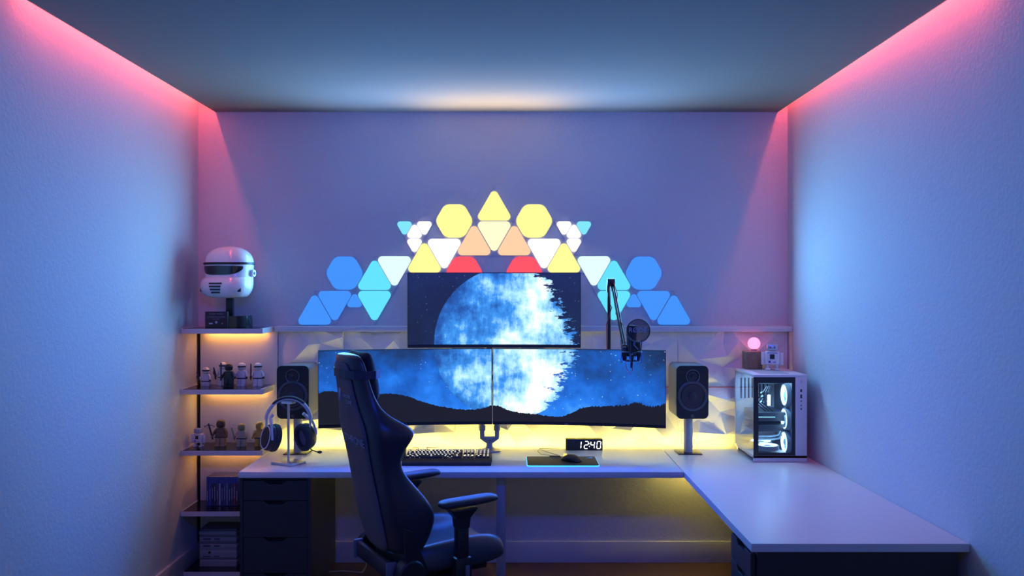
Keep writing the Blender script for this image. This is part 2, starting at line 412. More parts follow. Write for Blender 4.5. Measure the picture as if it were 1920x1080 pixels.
# ------------------------------------------------------------------ monitors
def screen_mat():
    m = bpy.data.materials.new('night_landscape_screen'); m.use_nodes = True; n, l = nt(m)
    B = n['Principled BSDF']; B.inputs['Base Color'].default_value = (.01, .01, .012, 1); B.inputs['Roughness'].default_value = .35
    uv = n.new('ShaderNodeUVMap'); uv.uv_map = 'screen'
    sp = n.new('ShaderNodeSeparateXYZ'); l.new(uv.outputs[0], sp.inputs[0])
    x, z = sp.outputs['X'], sp.outputs['Y']
    def M(op, a, b=None, c=None, clamp=False):
        k = n.new('ShaderNodeMath'); k.operation = op; k.use_clamp = clamp
        for i, v in enumerate((a, b, c)):
            if v is None: continue
            if isinstance(v, (int, float)): k.inputs[i].default_value = v
            else: l.new(v, k.inputs[i])
        return k.outputs[0]
    def R(v, a, b, c=0, d=1, smooth=False):
        k = n.new('ShaderNodeMapRange'); l.new(v, k.inputs[0]); k.inputs[1].default_value = a; k.inputs[2].default_value = b
        k.inputs[3].default_value = c; k.inputs[4].default_value = d
        if smooth: k.interpolation_type = 'SMOOTHSTEP'
        return k.outputs[0]
    def noise(sx, sy, scale, det=4, off=0, rough=.5):
        mp = n.new('ShaderNodeMapping'); mp.inputs['Scale'].default_value = (sx, sy, 1); mp.inputs['Location'].default_value = (off, off*.7, 0)
        l.new(uv.outputs[0], mp.inputs[0]); k = n.new('ShaderNodeTexNoise'); k.inputs['Scale'].default_value = scale
        k.inputs['Detail'].default_value = det; k.inputs['Roughness'].default_value = rough; l.new(mp.outputs[0], k.inputs[0]); return k.outputs['Fac']
    def ramp(v, st):
        k = n.new('ShaderNodeValToRGB'); l.new(v, k.inputs[0]); e = k.color_ramp.elements
        e[0].position = st[0][0]; e[0].color = (*st[0][1], 1); e[1].position = st[-1][0]; e[1].color = (*st[-1][1], 1)
        for p, c in st[1:-1]: q = e.new(p); q.color = (*c, 1)
        return k.outputs[0]
    def mix(f, a, b):
        k = n.new('ShaderNodeMix'); k.data_type = 'RGBA'; l.new(f, k.inputs['Factor']); l.new(a, k.inputs['A']); l.new(b, k.inputs['B']); return k.outputs['Result']
    # sky: dark navy on top, clear blue by the horizon, paler nebula clouds
    neb = noise(1, 1, 5, 6, 3.1, .6)
    sky = M('ADD', R(z, 1.42, .98, .20, .68), R(neb, .35, .75, -.14, .30))
    side = M('ABSOLUTE', M('SUBTRACT', x, -.10))
    sky = M('SUBTRACT', sky, R(side, .45, 1.0, 0, .12))
    topdark = R(z, 1.30, 1.33, 0, 1)
    sky = M('MULTIPLY', sky, R(topdark, 0, 1, 1, .12))
    skyc = ramp(sky, [(0, (.008, .012, .035)), (.25, (.010, .045, .17)), (.5, (.010, .105, .50)), (.75, (.022, .21, .85)), (1, (.14, .50, 1))])
    vo = n.new('ShaderNodeTexVoronoi'); vo.inputs['Scale'].default_value = 42; l.new(uv.outputs[0], vo.inputs[0])
    star = R(vo.outputs['Distance'], .05, .15, 1, 0); sw = n.new('ShaderNodeSeparateColor'); l.new(vo.outputs['Color'], sw.inputs[0])
    star = M('MULTIPLY', star, R(sw.outputs[0], .35, 1, 0, 1))
    star = M('MULTIPLY', star, R(topdark, 0, 1, 1, .3))
    wt = n.new('ShaderNodeRGB'); wt.outputs[0].default_value = (.45, .75, 1, 1)
    skyc = mix(M('MULTIPLY', star, 1, clamp=True), skyc, wt.outputs[0])
    # pale icy moon, plain and cloudy, lit from the right, ragged right rim
    cx, cz, rr = -.015, 1.345, .425
    dx = M('SUBTRACT', x, cx); dz = M('SUBTRACT', z, cz)
    rad = M('SQRT', M('ADD', M('MULTIPLY', dx, dx), M('MULTIPLY', dz, dz)))
    rag = noise(5, 16, 2.2, 8, 1.3, .72)
    lean = M('SUBTRACT', dx, M('MULTIPLY', M('ABSOLUTE', M('SUBTRACT', z, 1.335)), -.45))
    ragx = R(lean, .18, .52, 0, 1)
    cut = M('GREATER_THAN', M('SUBTRACT', M('ADD', rag, .07), M('MULTIPLY', ragx, .62)), .22)
    disc = R(rad, rr, rr-.004, 0, 1)
    disc = M('MULTIPLY', disc, cut)
    st1 = noise(9, 2.5, 3.0, 8, 5, .7); st2 = noise(2.2, 2, 9, 9, 8, .72); bl = noise(1, 1.2, 4.5, 5, 2, .55)
    tex = M('ADD', M('MULTIPLY', st1, .34), M('ADD', M('MULTIPLY', st2, .26), M('MULTIPLY', bl, .80)))
    lit = M('ADD', R(dx, -.40, .12, .30, .72), R(dz, -.40, .15, .14, 0))
    val = M('ADD', lit, R(tex, .50, .90, -.38, .36))
    val = M('SUBTRACT', val, R(rad, .36, .425, 0, .12))
    moon = ramp(val, [(0, (.010, .03, .12)), (.28, (.018, .11, .42)), (.50, (.045, .28, .80)), (.72, (.40, .78, 1.0)), (.95, (1, 1, 1))])
    c = mix(disc, skyc, moon)
    # black hills
    pts = [(-1.051, 738), (-.99, 733), (-.93, 742), (-.85, 752), (-.78, 741), (-.70, 738), (-.62, 740), (-.50, 753), (-.38, 763), (-.24, 768), (-.16, 765), (-.10, 760), (-.03, 768),
           (.05, 774), (.12, 776), (.26, 781), (.33, 774), (.42, 763), (.54, 762), (.62, 762), (.69, 757), (.74, 764), (.834, 758)]
    fc = n.new('ShaderNodeFloatCurve'); l.new(R(x, -1.1, .9), fc.inputs['Value']); cu = fc.mapping.curves[0]
    def hz(px_, py): d = 4.8-(px_+.11)**2/6.4; return (Z(py, d)-.8)/.4
    P = [((a+1.1)/2.0, hz(a, b)) for a, b in pts]
    cu.points[0].location = P[0]; cu.points[1].location = P[-1]
    for p in P[1:-1]: cu.points.new(*p)
    fc.mapping.update()
    hill = M('ADD', M('MULTIPLY', fc.outputs[0], .4), .8)
    bump = M('ADD', R(noise(1, 0, 60, 5, 0, .65), .3, .7, -.006, .006), 0)
    tree = M('MULTIPLY', R(noise(1, 0, 90, 6, 4, .8), .4, .8, 0, .028), R(x, .50, .60))
    hill = M('ADD', M('ADD', hill, bump), tree)
    hm = M('LESS_THAN', z, hill)
    bk = n.new('ShaderNodeRGB'); bk.outputs[0].default_value = (.009, .009, .013, 1)
    c = mix(hm, c, bk.outputs[0])
    l.new(c, B.inputs['Emission Color']); B.inputs['Emission Strength'].default_value = 1.15
    return m
SCR = screen_mat()
def curved_strip(b, x0, x1, z0, z1, yf, th, N=24, mi=0, face_mi=None, uvl=None):
    rows = []
    for k in range(N+1):
        x = x0+(x1-x0)*k/N; y = yf(x)
        rows.append([b.b.verts.new((x, y, z0)), b.b.verts.new((x, y, z1)), b.b.verts.new((x, y+th, z1)), b.b.verts.new((x, y+th, z0))])
    for A, Bq in zip(rows, rows[1:]):
        for k in range(4): b.b.faces.new((A[k], A[(k+1) % 4], Bq[(k+1) % 4], Bq[k])).material_index = mi
    b.b.faces.new(rows[0][::-1]).material_index = mi; b.b.faces.new(rows[-1]).material_index = mi
def screen_face(x0, x1, z0, z1, yf, parent, N=24):
    b = bmesh.new(); uvl = b.loops.layers.uv.new('screen'); rows = []
    for k in range(N+1):
        x = x0+(x1-x0)*k/N; y = yf(x); rows.append([b.verts.new((x, y, z0)), b.verts.new((x, y, z1))])
    for A, B_ in zip(rows, rows[1:]):
        f = b.faces.new((A[0], B_[0], B_[1], A[1]))
        for lp in f.loops: lp[uvl].uv = (lp.vert.co.x, lp.vert.co.z)
    m = MB(); m.b.free(); m.b = b
    return m.build('screen', SCR, parent)
arc = lambda x: 4.80-(x+.110)**2/6.4
BEZ = mat('monitor_bezel', (.015, .015, .022), .35)
BACKM = mat('monitor_back', (.30, .31, .34), .5)
for (x0, x1, lab) in ((-1.053, -.1125, 'wide curved lower monitor on the left showing starry sky over black hills'),
                      (-.1075, .836, 'wide curved lower monitor on the right showing starry sky, tufted hills and moon edge')):
    t = thing('curved_monitor', lab, 'monitor', ((x0+x1)/2, 4.80, .887), 'lower pair of curved monitors')
    b = MB(); curved_strip(b, x0, x1, .889, 1.313, arc, .018); b.build('frame', BEZ, t, ang=50)
    b = MB(); curved_strip(b, x0+.15, x1-.15, .95, 1.25, lambda x: arc(x)+.018, .03); b.build('back_cover', BACKM, t, ang=50)
    screen_face(x0+.0025, x1-.0025, .906, 1.3105, lambda x: arc(x)-.0006, t)
    text('logo', 'DELL', .011, LETW, t, ((x0+x1)/2-.06*(1 if x0 > -.5 else .2), arc((x0+x1)/2)-.0008, .897), ext=.0003)
t = thing('upper_monitor', 'upper monitor mounted over the lower pair showing a large pale moon', 'monitor', (-.10, 4.83, 1.318))
fy = lambda x: 4.838-(x+.10)**2/12
b = MB(); curved_strip(b, -.587, .386, 1.316, 1.739, fy, .022); b.build('frame', BEZ, t, ang=50)
b = MB(); curved_strip(b, -.35, .15, 1.38, 1.68, lambda x: fy(x)+.022, .03); b.build('back_cover', BACKM, t, ang=50)
screen_face(-.583, .382, 1.334, 1.735, lambda x: fy(x)-.0006, t)
# monitor arm
t = thing('monitor_mount', 'silver twin-post monitor arm clamped behind the lower monitors', 'monitor arm', (X(918, 5.02), 5.02, DZ))
ax = X(918, 5.02); ay = 5.02
MB().lathe([(.066, 0), (.068, .004), (.066, .010), (.050, .013), (.030, .018), (.028, .020), (0, .020)], (ax, ay, DZ)).build('base', GREYM, t)
MB().lathe([(.027, .018), (.020, .03), (.0195, .06), (.024, .066), (0, .066)], (ax, ay, DZ)).build('post', GREYM, t)
AU = Z(797, 5.0)
yoke = [(ax-.024, DZ+.050), (ax+.024, DZ+.050), (ax+.057, DZ+.075), (ax+.057, AU-.03), (ax+.030, AU-.03), (ax+.030, DZ+.086), (ax-.030, DZ+.086), (ax-.030, AU-.03), (ax-.057, AU-.03), (ax-.057, DZ+.075)]
MB().prism(yoke, ay-.016, ay+.016, 'XZ').build('yoke', GREYM, t, smooth=False, bevel=.004)
for s in (-1, 1):
    a = MB().cyl((ax+s*.044, ay, AU-.034), (ax+s*.044, ay, AU-.006), .021, .021).cyl((ax+s*.044, ay, AU-.006), (ax+s*.044, ay, AU+.30), .017)
    a.tube([(ax+s*.044, ay, 1.09), (ax+s*.20, ay-.05, 1.09), (ax+s*.42, 4.85, 1.10)], .014); a.build('arm', GREYM, t)
MB().tube([(ax, ay, AU+.28), (ax, ay, 1.50), (ax, 4.895, 1.53)], .016).box(ax-.06, ax+.06, ay-.012, ay+.012, AU+.26, AU+.29).build('upper_arm', GREYM, t)

# ------------------------------------------------------------------ speakers
def speaker(x0, label, px):
    x1 = x0+.181; y0, y1 = 4.85, 5.10; z0, z1 = .912, 1.213; xc = (x0+x1)/2; zc = (z0+z1)/2
    t = thing('bookshelf_speaker', label, 'speaker', (xc, (y0+y1)/2, z0), 'grey speakers on pedestals')
    r = .028
    rect = rounded([(x0, z0), (x1, z0), (x1, z1), (x0, z1)], r, 6)
    MB().prism(rect, y0+.012, y1, 'XZ').build('cabinet', mat('speaker_grey', (.17, .17, .19), .45), t, ang=30, bevel=.002)
    MB().prism(rect, y0, y0+.012, 'XZ').build('front_baffle', BLACK, t, ang=30, bevel=.002)
    for zz, R_, nm in ((Z(705.6, 4.85), .0405, 'tweeter'), (Z(742.4, 4.85), .085, 'woofer')):
        RING = mat('speaker_ring', (.10, .105, .12), .3, metal=.5)
        g = MB().lathe([(R_, 0), (R_, .005), (R_*.94, .007), (R_*.82, .005), (R_*.79, 0)], (xc, y0, zz), 'Y', 48).build(nm, RING, t)
        cone = [(R_*.79, .001), (R_*.72, .004), (R_*.66, .001), (R_*.30, -.006 if nm == 'woofer' else 0), (R_*.28, .004), (R_*.15, .010), (0, .012)]
        MB().lathe(cone, (xc, y0-.0008, zz), 'Y', 48).build('cone', mat('speaker_cone', (.035, .035, .042), .45), g)
    q = MB(); q.lathe([(.0075, 0), (.0075, .001), (.005, .001), (.005, 0)], (xc, y0, Z(780, 4.85)), 'Y', 24)
    q.box(xc+.001, xc+.009, y0-.001, y0, Z(780, 4.85)-.0075, Z(780, 4.85)-.0055).build('logo', GREYM, t)
    s = thing('speaker_stand', ('right' if x0 > 0 else 'left') + ' desk pedestal with grey column and black square foot under the speaker', 'speaker stand', (xc, 4.97, DZ), 'speaker pedestals')
    MB().box(xc-.068, xc+.068, 4.90, 5.045, DZ, DZ+.006, .001).build('base_plate', BLACK, s)
    MB().cyl((xc, 4.97, DZ+.006), (xc, 4.97, z0-.004), .0255, seg=32).build('column', mat('stand_grey', (.42, .42, .46), .4), s)
    MB().box(xc-.05, xc+.05, 4.91, 5.03, z0-.004, z0).build('top_plate', BLACK, s)
speaker(-1.330, 'grey bookshelf speaker with black front behind the headphones', 0)
speaker(.930, 'grey bookshelf speaker with black front between monitor and computer', 1)

# ------------------------------------------------------------------ headphones and stand
hx, hy = X(541, 4.66), 4.66
t = thing('headphone_stand', 'silver headphone stand with diamond-turned base and thin rod', 'headphone stand', (hx, hy, DZ))
ang = math.radians(27); Rm = Matrix.Translation((hx, hy, DZ)) @ Matrix.Rotation(math.radians(-27), 4, 'Z')
b = MB().box(-.072, .072, -.058, .058, 0, .016, .003); b.xf(Matrix.Translation((0, 0, 0)) @ Rm); b.build('base', SILV, t)
MB().cyl((hx, hy, DZ+.016), (hx, hy, Z(754, hy)), .0062).build('rod', SILV, t)
hz0 = Z(753, hy)
b = MB().prism(rounded([(-.034, -.008), (.034, -.008), (.030, .006), (-.030, .006)], .004, 3), -.022, .022, 'XZ'); b.xf(Matrix.Translation((hx, hy, hz0-.002)) @ Matrix.Rotation(math.radians(-20), 4, 'Z')); b.build('cradle', SILV, t)
# headphones: built facing the camera, then turned
t = thing('headphones', 'white and black over-ear headset hanging on the silver stand', 'headset', (0, 0, 0))
HW = mat('headset_white', (.58, .59, .66), .35); PAD = mat('ear_pad', (.022, .026, .042), .75)
def bandpt(a, R=.098, Zs=.118): return (R*math.cos(a), 0, Zs*math.sin(a))
def band(a0, a1, off, wd, th, N=20):
    loops = []
    for k in range(N+1):
        a = a0+(a1-a0)*k/N; R = .116+off; Zr = .128+off
        c = Vector((R*math.cos(a), 0, Zr*math.sin(a)-.130)); nrm = Vector((math.cos(a), 0, math.sin(a)))
        w_ = wd/2; h = th/2
        loops.append([c+nrm*h+Vector((0, w_*.8, 0)), c+nrm*h*.4+Vector((0, w_, 0)), c-nrm*h*.4+Vector((0, w_, 0)), c-nrm*h+Vector((0, w_*.8, 0)),
                      c-nrm*h-Vector((0, w_*.8, 0)), c-nrm*h*.4-Vector((0, w_, 0)), c+nrm*h*.4-Vector((0, w_, 0)), c+nrm*h-Vector((0, w_*.8, 0))])
    return MB().loft(loops)
R0 = math.radians
band(R0(-14), R0(194), 0, .030, .011).build('headband', HW, t, ang=50)
band(R0(48), R0(132), .008, .036, .012).build('head_cushion', mat('band_pad', (.035, .035, .045), .7), t, ang=50)
for s in (-1, 1):
    a0, a1 = (R0(8), R0(50)) if s > 0 else (R0(130), R0(172))
    band(a0, a1, .003, .036, .017).build('slider', HW, t, ang=50)
    # ear cup in its own frame: axis x outward, oval in y-z
    Q = Matrix.Translation((s*.086, 0, -.212)) @ Matrix.Rotation(s*R0(-12), 4, 'Y') @ Matrix.Rotation(R0(38 if s < 0 else 50), 4, 'Z') @ Matrix.Scale(s, 4, Vector((1, 0, 0))) @ Matrix.Scale(1.27, 4)
    def oval(x, ry, rz, n=28): return [Q @ Vector((x, ry*math.cos(2*PI*k/n), rz*math.sin(2*PI*k/n))) for k in range(n)]
    cup = MB().loft([oval(.004, .040, .055), oval(.014, .041, .057), oval(.026, .038, .054), oval(.032, .030, .045)]).build('ear_cup', BLACK, t, ang=50)
    MB().loft([oval(.0315, .029, .044), oval(.036, .027, .041), oval(.0365, .022, .034)]).build('cap', BLACKM, cup, ang=50)
    ring = [Q @ Vector((.033, .0335*math.cos(2*PI*k/28), .048*math.sin(2*PI*k/28))) for k in range(28)]
    MB().tube(ring, .0032, 6, closed=True).build('trim_ring', HW, cup)
    MB().loft([oval(.004, .041, .057), oval(-.006, .044, .061), oval(-.020, .042, .058), oval(-.026, .034, .049), oval(-.024, .026, .040), oval(-.010, .022, .036)], cap=False).build('ear_pad', PAD, t, ang=60)
    MB().loft([oval(-.009, .023, .037), oval(-.008, .001, .001)], cap=False).build('inner_mesh', mat('inner_mesh', (.12, .11, .17), .9), t)
    yo = MB().tube([Q @ Vector((.020, 0, .098)), Q @ Vector((.032, .0, .085)), Q @ Vector((.034, -.030, .055)), Q @ Vector((.030, -.043, .02)), Q @ Vector((.026, -.045, 0))], [.009, .010, .007, .006, .006], 10)
    yo.build('yoke', HW, t)
    if s > 0:
        MB().tube([Q @ Vector((.02, .02, -.045)), Q @ Vector((.025, -.0, -.066)), Q @ Vector((.034, -.02, -.078))], .003, 8).ball(Q @ Vector((.038, -.028, -.080)), .014, .009, .008).build('boom_microphone', BLACK, t)
t.location = (hx, hy, hz0+.018); t.rotation_euler = (0, 0, R0(8))

# ------------------------------------------------------------------ generic toy figures
def fig(label, px, py, d, z, h, body, legs, head, group, held=None, hmat=None, turn=0, visor=True, sitting=False):
    """plain blocky toy figure with a ball head, local frame facing -y"""
    t = thing('toy_figure', label, 'toy figure', (0, 0, 0), group)
    u = h/.14; v_ = .80
    lz = .044*u if not sitting else .028*u
    dz = 0
    B = mat('toy_'+body[0], body[1], .35); L = mat('toy_'+legs[0], legs[1], .35); H = mat('toy_'+head[0], head[1], .3)
    for s in (-1, 1):
        lg = MB().box(s*.016*u-.0145*u, s*.016*u+.0145*u, -.014*u, .014*u, .012*u if not sitting else 0, lz, .002*u)
        lg.box(s*.016*u-.0145*u, s*.016*u+.0145*u, -.022*u, .014*u, 0, .012*u, .002*u) if not sitting else None
        lg.build('leg', L, t)
    tb = MB(); zt = lz+.046*u
    tb.loft([[(-.031*u, -.014*u, lz), (.031*u, -.014*u, lz), (.031*u, .014*u, lz), (-.031*u, .014*u, lz)], [(-.023*u, -.013*u, zt), (.023*u, -.013*u, zt), (.023*u, .013*u, zt), (-.023*u, .013*u, zt)]])
    tb.build('torso', B, t, smooth=False, bevel=.002*u)
    MB().box(-.032*u, .032*u, -.0155*u, .0155*u, lz-.001, lz+.005*u).build('belt', mat('toy_belt', (.03, .03, .035), .5), t)
    hd = MB().lathe([(.012*u, 0), (.020*u, .004*u), (.0225*u, .014*u), (.021*u, .028*u), (.013*u, .037*u), (0, .040*u)], (0, 0, zt+.003*u), 'Z', 24).build('head', H, t, ang=60)
    if visor: MB().lathe([(.0222*u, 0), (.0233*u, .002*u), (.0228*u, .008*u), (.0215*u, .009*u)], (0, -.0006, zt+.018*u), 'Z', 24).build('visor', mat('toy_visor', (.015, .015, .02), .2), hd, ang=60)
    for s in (-1, 1):
        raise_ = (held and s < 0)
        p0 = Vector((s*.024*u, 0, zt-.007*u)); p1 = Vector((s*.038*u, -.004*u, zt-.022*u)); p2 = Vector((s*.042*u, -.020*u if raise_ else -.012*u, zt-.036*u if not raise_ else zt-.032*u))
        a = MB().tube([p0, p1, p2], [.009*u, .0085*u, .007*u], 10).build('arm', B, t)
        hp = p2+Vector((0, -.006*u, -.004*u))
        MB().lathe([(.0075*u, -.005*u), (.0075*u, .005*u), (.0045*u, .005*u), (.0045*u, -.005*u)], hp, 'Z', 14).build('hand', hmat or mat('toy_hand', (.03, .03, .035), .4), a)
        if raise_:
            if held[0] == 'rod': MB().cyl(hp+Vector((0, 0, -.016*u)), hp+Vector((0, 0, held[2]*u)), .0042*u, seg=12).build('held_rod', held[1], t)
            if held[0] == 'tilted_rod': MB().cyl(hp+Vector((.003*u, 0, -.014*u)), hp+Vector((-.020*u, 0, held[2]*u)), .0042*u, seg=12).build('held_rod', held[1], t)
            if held[0] == 'blaster': MB().tube([hp+Vector((0, 0, -.018*u)), hp+Vector((-.002*u, 0, .012*u)), hp+Vector((-.014*u, 0, .050*u))], [.005*u, .008*u, .0045*u], 8).box(hp.x-.016*u, hp.x-.002*u, hp.y-.004*u, hp.y+.004*u, hp.z+.01*u, hp.z+.028*u).build('held_blaster', held[1], t)
            if held[0] == 'bow':
                w_ = MB().cyl(hp+Vector((.004*u, 0, -.016*u)), hp+Vector((-.024*u, 0, .062*u)), .005*u, seg=8)
                c = hp+Vector((-.018*u, 0, .046*u))
                w_.tube([c+Vector((.034*u*k/4*1.0, 0, .008*u*(1-(k/4)**2)-.0)) for k in range(-4, 5)], .0018*u, 6).tube([c+Vector((-.034*u, 0, 0)), c+Vector((0, 0, -.008*u)), c+Vector((.034*u, 0, 0))], .0008*u, 5)
                w_.build('held_crossbow', held[1], t)
    for c_ in list(t.children):
        if c_.name.split('.')[0] != 'head': c_.scale.x = v_
    t.location = (X(px, d), d, z); t.rotation_euler = (0, 0, R0(turn))
    return t
Wt = ('white', (.72, .72, .76)); Bk = ('black', (.022, .022, .026)); Br = ('brown', (.16, .085, .05)); Tn = ('tan', (.42, .36, .26)); Sand = ('sand', (.36, .24, .15))
Yl = ('ochre', (.42, .27, .05)); Ol = ('olive', (.20, .24, .11)); DBr = ('dark_brown', (.06, .038, .03))
BR = mat('toy_rod_black', (.02, .02, .024), .35); GR = mat('toy_rod_green', (.12, .30, .10), .4)
g2 = 'toy figures on second shelf'; g3 = 'toy figures on third shelf'
S2, S3 = SZ[1], SZ[2]
fig('short white toy figure with dark visor, leftmost on second shelf, holding blaster', 386, 0, 5.07, S2, .132, Wt, Wt, Wt, g2, ('blaster', BR), sitting=True, turn=-6)
fig('white toy figure standing behind the black figure on second shelf, rod upright', 418.5, 0, 5.10, S2, .146, Wt, Wt, Wt, g2, ('blaster', BR), turn=-4)
fig('all black toy figure in front on the second shelf', 429, 0, 5.0, S2, .145, Bk, Bk, Bk, g2, ('rod', BR, .085), turn=-6)
fig('white toy figure second from right on second shelf, empty hands', 453.5, 0, 5.05, S2, .146, Wt, Wt, Wt, g2, None, turn=-4)
fig('white toy figure at right end of second shelf holding upright black rod', 484, 0, 5.05, S2, .146, Wt, Wt, Wt, g2, ('rod', BR, .075), turn=2)
fig('tall brown toy figure with small crossbow on third shelf', 414, 0, 5.03, S3, .165, Br, Sand, DBr, g3, ('bow', BR), hmat=mat('toy_skin', (.20, .12, .08), .4), visor=False)
fig('tan toy figure with olive head and green rod on third shelf', 453, 0, 5.03, S3, .140, Tn, Tn, Ol, g3, ('tilted_rod', GR, .058), hmat=mat('toy_grey', (.15, .15, .2), .4), visor=False)
fig('plain ochre yellow toy figure at right end of third shelf', 487, 0, 5.03, S3, .150, Yl, Yl, Yl, g3, None, hmat=mat('toy_ochre_hand', (.42, .27, .05), .4), visor=False, turn=4)
def toy_robot(label, loc, h, turn):
    """plain retro boxy robot: square head, box body, stubby legs"""
    t = thing('toy_robot', label, 'toy robot', (0, 0, 0)); u = h/.16
    BL = mat('robot_blue', (.04, .09, .40), .3)
    for s in (-1, 1):
        MB().box(s*.052*u-.010*u, s*.052*u+.010*u, -.014*u, .014*u, .030*u, .105*u, .004*u).build('arm', WHITEP, t)
        MB().box(s*.026*u-.014*u, s*.026*u+.014*u, -.026*u, .020*u, 0, .012*u, .003*u).cyl((s*.026*u, 0, .010*u), (s*.026*u, 0, .036*u), .010*u).build('leg', WHITEP, t)
    bd = MB().box(-.040*u, .040*u, -.028*u, .028*u, .034*u, .110*u, .006*u).build('body', WHITEP, t)
    MB().box(-.014*u, .012*u, -.0295*u, -.027*u, .066*u, .094*u).build('dark_panel', BLACK, bd)
    MB().box(-.028*u, .028*u, -.0295*u, -.027*u, .100*u, .104*u).build('stripe', BL, bd)
    MB().box(-.022*u, -.010*u, -.0295*u, -.027*u, .044*u, .056*u).box(.004*u, .020*u, -.0295*u, -.027*u, .046*u, .050*u).build('button', BL, bd)
    hd = MB().box(-.030*u, .030*u, -.024*u, .024*u, .114*u, .152*u, .006*u).build('head', mat('robot_silver', (.62, .63, .70), .25, metal=.5), t)
    MB().cyl((0, 0, .108*u), (0, 0, .116*u), .018*u).build('neck', GREYM, t)
    for s in (-1, 1): MB().cyl((s*.012*u, -.026*u, .134*u), (s*.012*u, -.022*u, .134*u), .005*u).build('eye', BL, hd)
    MB().cyl((0, 0, .150*u), (0, 0, .160*u), .002*u).build('antenna', GREYM, hd)
    t.location = loc; t.rotation_euler = (0, 0, R0(turn)); return t
toy_robot('small white toy robot with blue marks at the left end of third shelf', (X(372, 5.02), 5.02, S3), .112, -5)

# ------------------------------------------------------------------ plain white helmet on its stand
hxx = X(432, 5.02); hyy = 5.015
t = thing('display_stand', 'black display stand with lettered plaque on the top shelf', 'stand', (hxx, hyy, SZ[0]))
MB().lathe([(.128, 0), (.130, .03), (.126, .070), (0, .070)], (0, 0, 0), 'Z', 48).xf(Matrix.Translation((hxx, hyy, SZ[0])) @ Matrix.Diagonal((1, .72, 1, 1))).build('base', mat('gloss_black', (.018, .018, .02), .12, coat=.6), t)
MB().box(hxx-.115*.93, hxx+.021, 4.905, 4.925, SZ[0], SZ[0]+.096, .001).build('plaque', BLACKM, t)
MB().box(hxx-.022, hxx+.018, hyy-.01, hyy+.02, SZ[0]+.068, SZ[0]+.172, .002).build('post', BLACK, t)
pcx = hxx-.043
for body, zz, s_ in (('STAR WARS', .083, .0135), ('WHITE ARMOUR', .0735, .006), ('STORMTROOPER', .064, .0115), ('HELMET', .053, .0095)):
    if body == 'WHITE ARMOUR': continue
    text('lettering', body, s_, LETT, t, (pcx, 4.9045, SZ[0]+zz), ext=.0003, sx=1.15)
em = MB().lathe([(.0078, 0), (.0078, .0008), (.0028, .0008), (.0028, 0)], (pcx, 4.905, SZ[0]+.035), 'Y', 6); em.build('emblem', LETW, t)
MB().box(pcx-.042, pcx-.020, 4.9042, 4.905, SZ[0]+.024, SZ[0]+.032).build('logo_bar', LETW, t)
MB().prism([(pcx+.028, SZ[0]+.025), (pcx+.040, SZ[0]+.025), (pcx+.034, SZ[0]+.034)], 4.9042, 4.905, 'XZ').build('small_logo', LETT, t)
# helmet: smooth shell lofted from ovals, facing -y then turned a little left
t = thing('helmet', 'glossy white full-face helmet with black visor band on the black stand', 'helmet', (0, 0, 0))
lv = [(-.145, .085, .085, -.030), (-.135, .102, .108, -.028), (-.100, .122, .130, -.022), (-.060, .126, .136, -.014), (-.025, .122, .132, -.006), (.010, .120, .130, 0),
      (.045, .124, .134, 0), (.080, .124, .136, 0), (.115, .114, .127, 0), (.145, .090, .102, 0), (.163, .055, .064, 0), (.170, .015, .018, 0)]
def ov(z, rx, ry, yo, n=36, e=.82):
    o = []
    for k in range(n):
        a = 2*PI*k/n; c, s = math.cos(a), math.sin(a)
        o.append((rx*math.copysign(abs(c)**e, c), yo*.6+ry*math.copysign(abs(s)**e, s), z))
    return o
MB().loft([ov(*q) for q in lv]).build('shell', WHITEP, t, sub=1)
bandz = [(.056, .1275, .1375), (.060, .1300, .1400), (.066, .1300, .1400), (.070, .1275, .1375)]
MB().loft([ov(z, a, b_, 0) for z, a, b_ in bandz], cap=False).build('brow_band', BLACK, t, ang=60)
# one single wide visor following the shell, and a chin guard with a slatted vent
def shellpt(a, z, off):
    for q0, q1 in zip(lv, lv[1:]):
        if q0[0] <= z <= q1[0]:
            k = (z-q0[0])/(q1[0]-q0[0]); rx, ry, yo = [q0[i]+(q1[i]-q0[i])*k for i in (1, 2, 3)]; break
    c, s = math.cos(a), math.sin(a); e = .82
    return Vector(((rx+off)*math.copysign(abs(c)**e, c), yo*.6+(ry+off)*math.copysign(abs(s)**e, s), z))
rows = []
for k in range(25):
    a = R0(-90-62+k*124/24); f = abs(k-12)/12
    zt = .050-.004*f; zb = -.006+.034*f**3
    rows.append([shellpt(a, zt, .002), shellpt(a, (zt+zb)/2, .0045), shellpt(a, zb, .002), shellpt(a, (zt+zb)/2, -.012)])
MB().loft(rows).build('visor', mat('visor_black', (.012, .012, .016), .08, coat=1), t, ang=60)
loops = []
for k in range(25):
    a = R0(-90-75+k*150/24); f = abs(k-12)/12; pr = .022*(1-f**2)+.001
    loops.append([shellpt(a, -.020, .000), shellpt(a, -.035, .006+pr*.7), shellpt(a, -.075, .009+pr), shellpt(a, -.115, .006+pr*.9), shellpt(a, -.134, .004+pr*.3), shellpt(a, -.08, -.01)])
MB().loft(loops).build('chin_guard', WHITEP, t, ang=60)
for k in range(4):
    ww = .036-.004*k
    MB().box(-ww, ww, (-.174, -.180, -.178, -.172)[k], -.150, -.062-.018*k, -.052-.018*k, .002).build('vent_slat', BLACK, t)
for s in (-1, 1):
    MB().cyl((s*.118, .02, .005), (s*.137, .02, .005), .024, .021, seg=28).build('side_disc', WHITEP, t)
    MB().cyl((s*.136, .02, .005), (s*.140, .02, .005), .010, seg=20).build('side_bolt', BLACK, t)
    q = MB().box(-.010, .010, -.004, .004, -.012, .012, .003); q.xf(Matrix.Translation(shellpt(R0(-90+s*50), -.095, .014)) @ Matrix.Rotation(R0(s*45), 4, 'Z')); q.build('vent', BLACK, t)
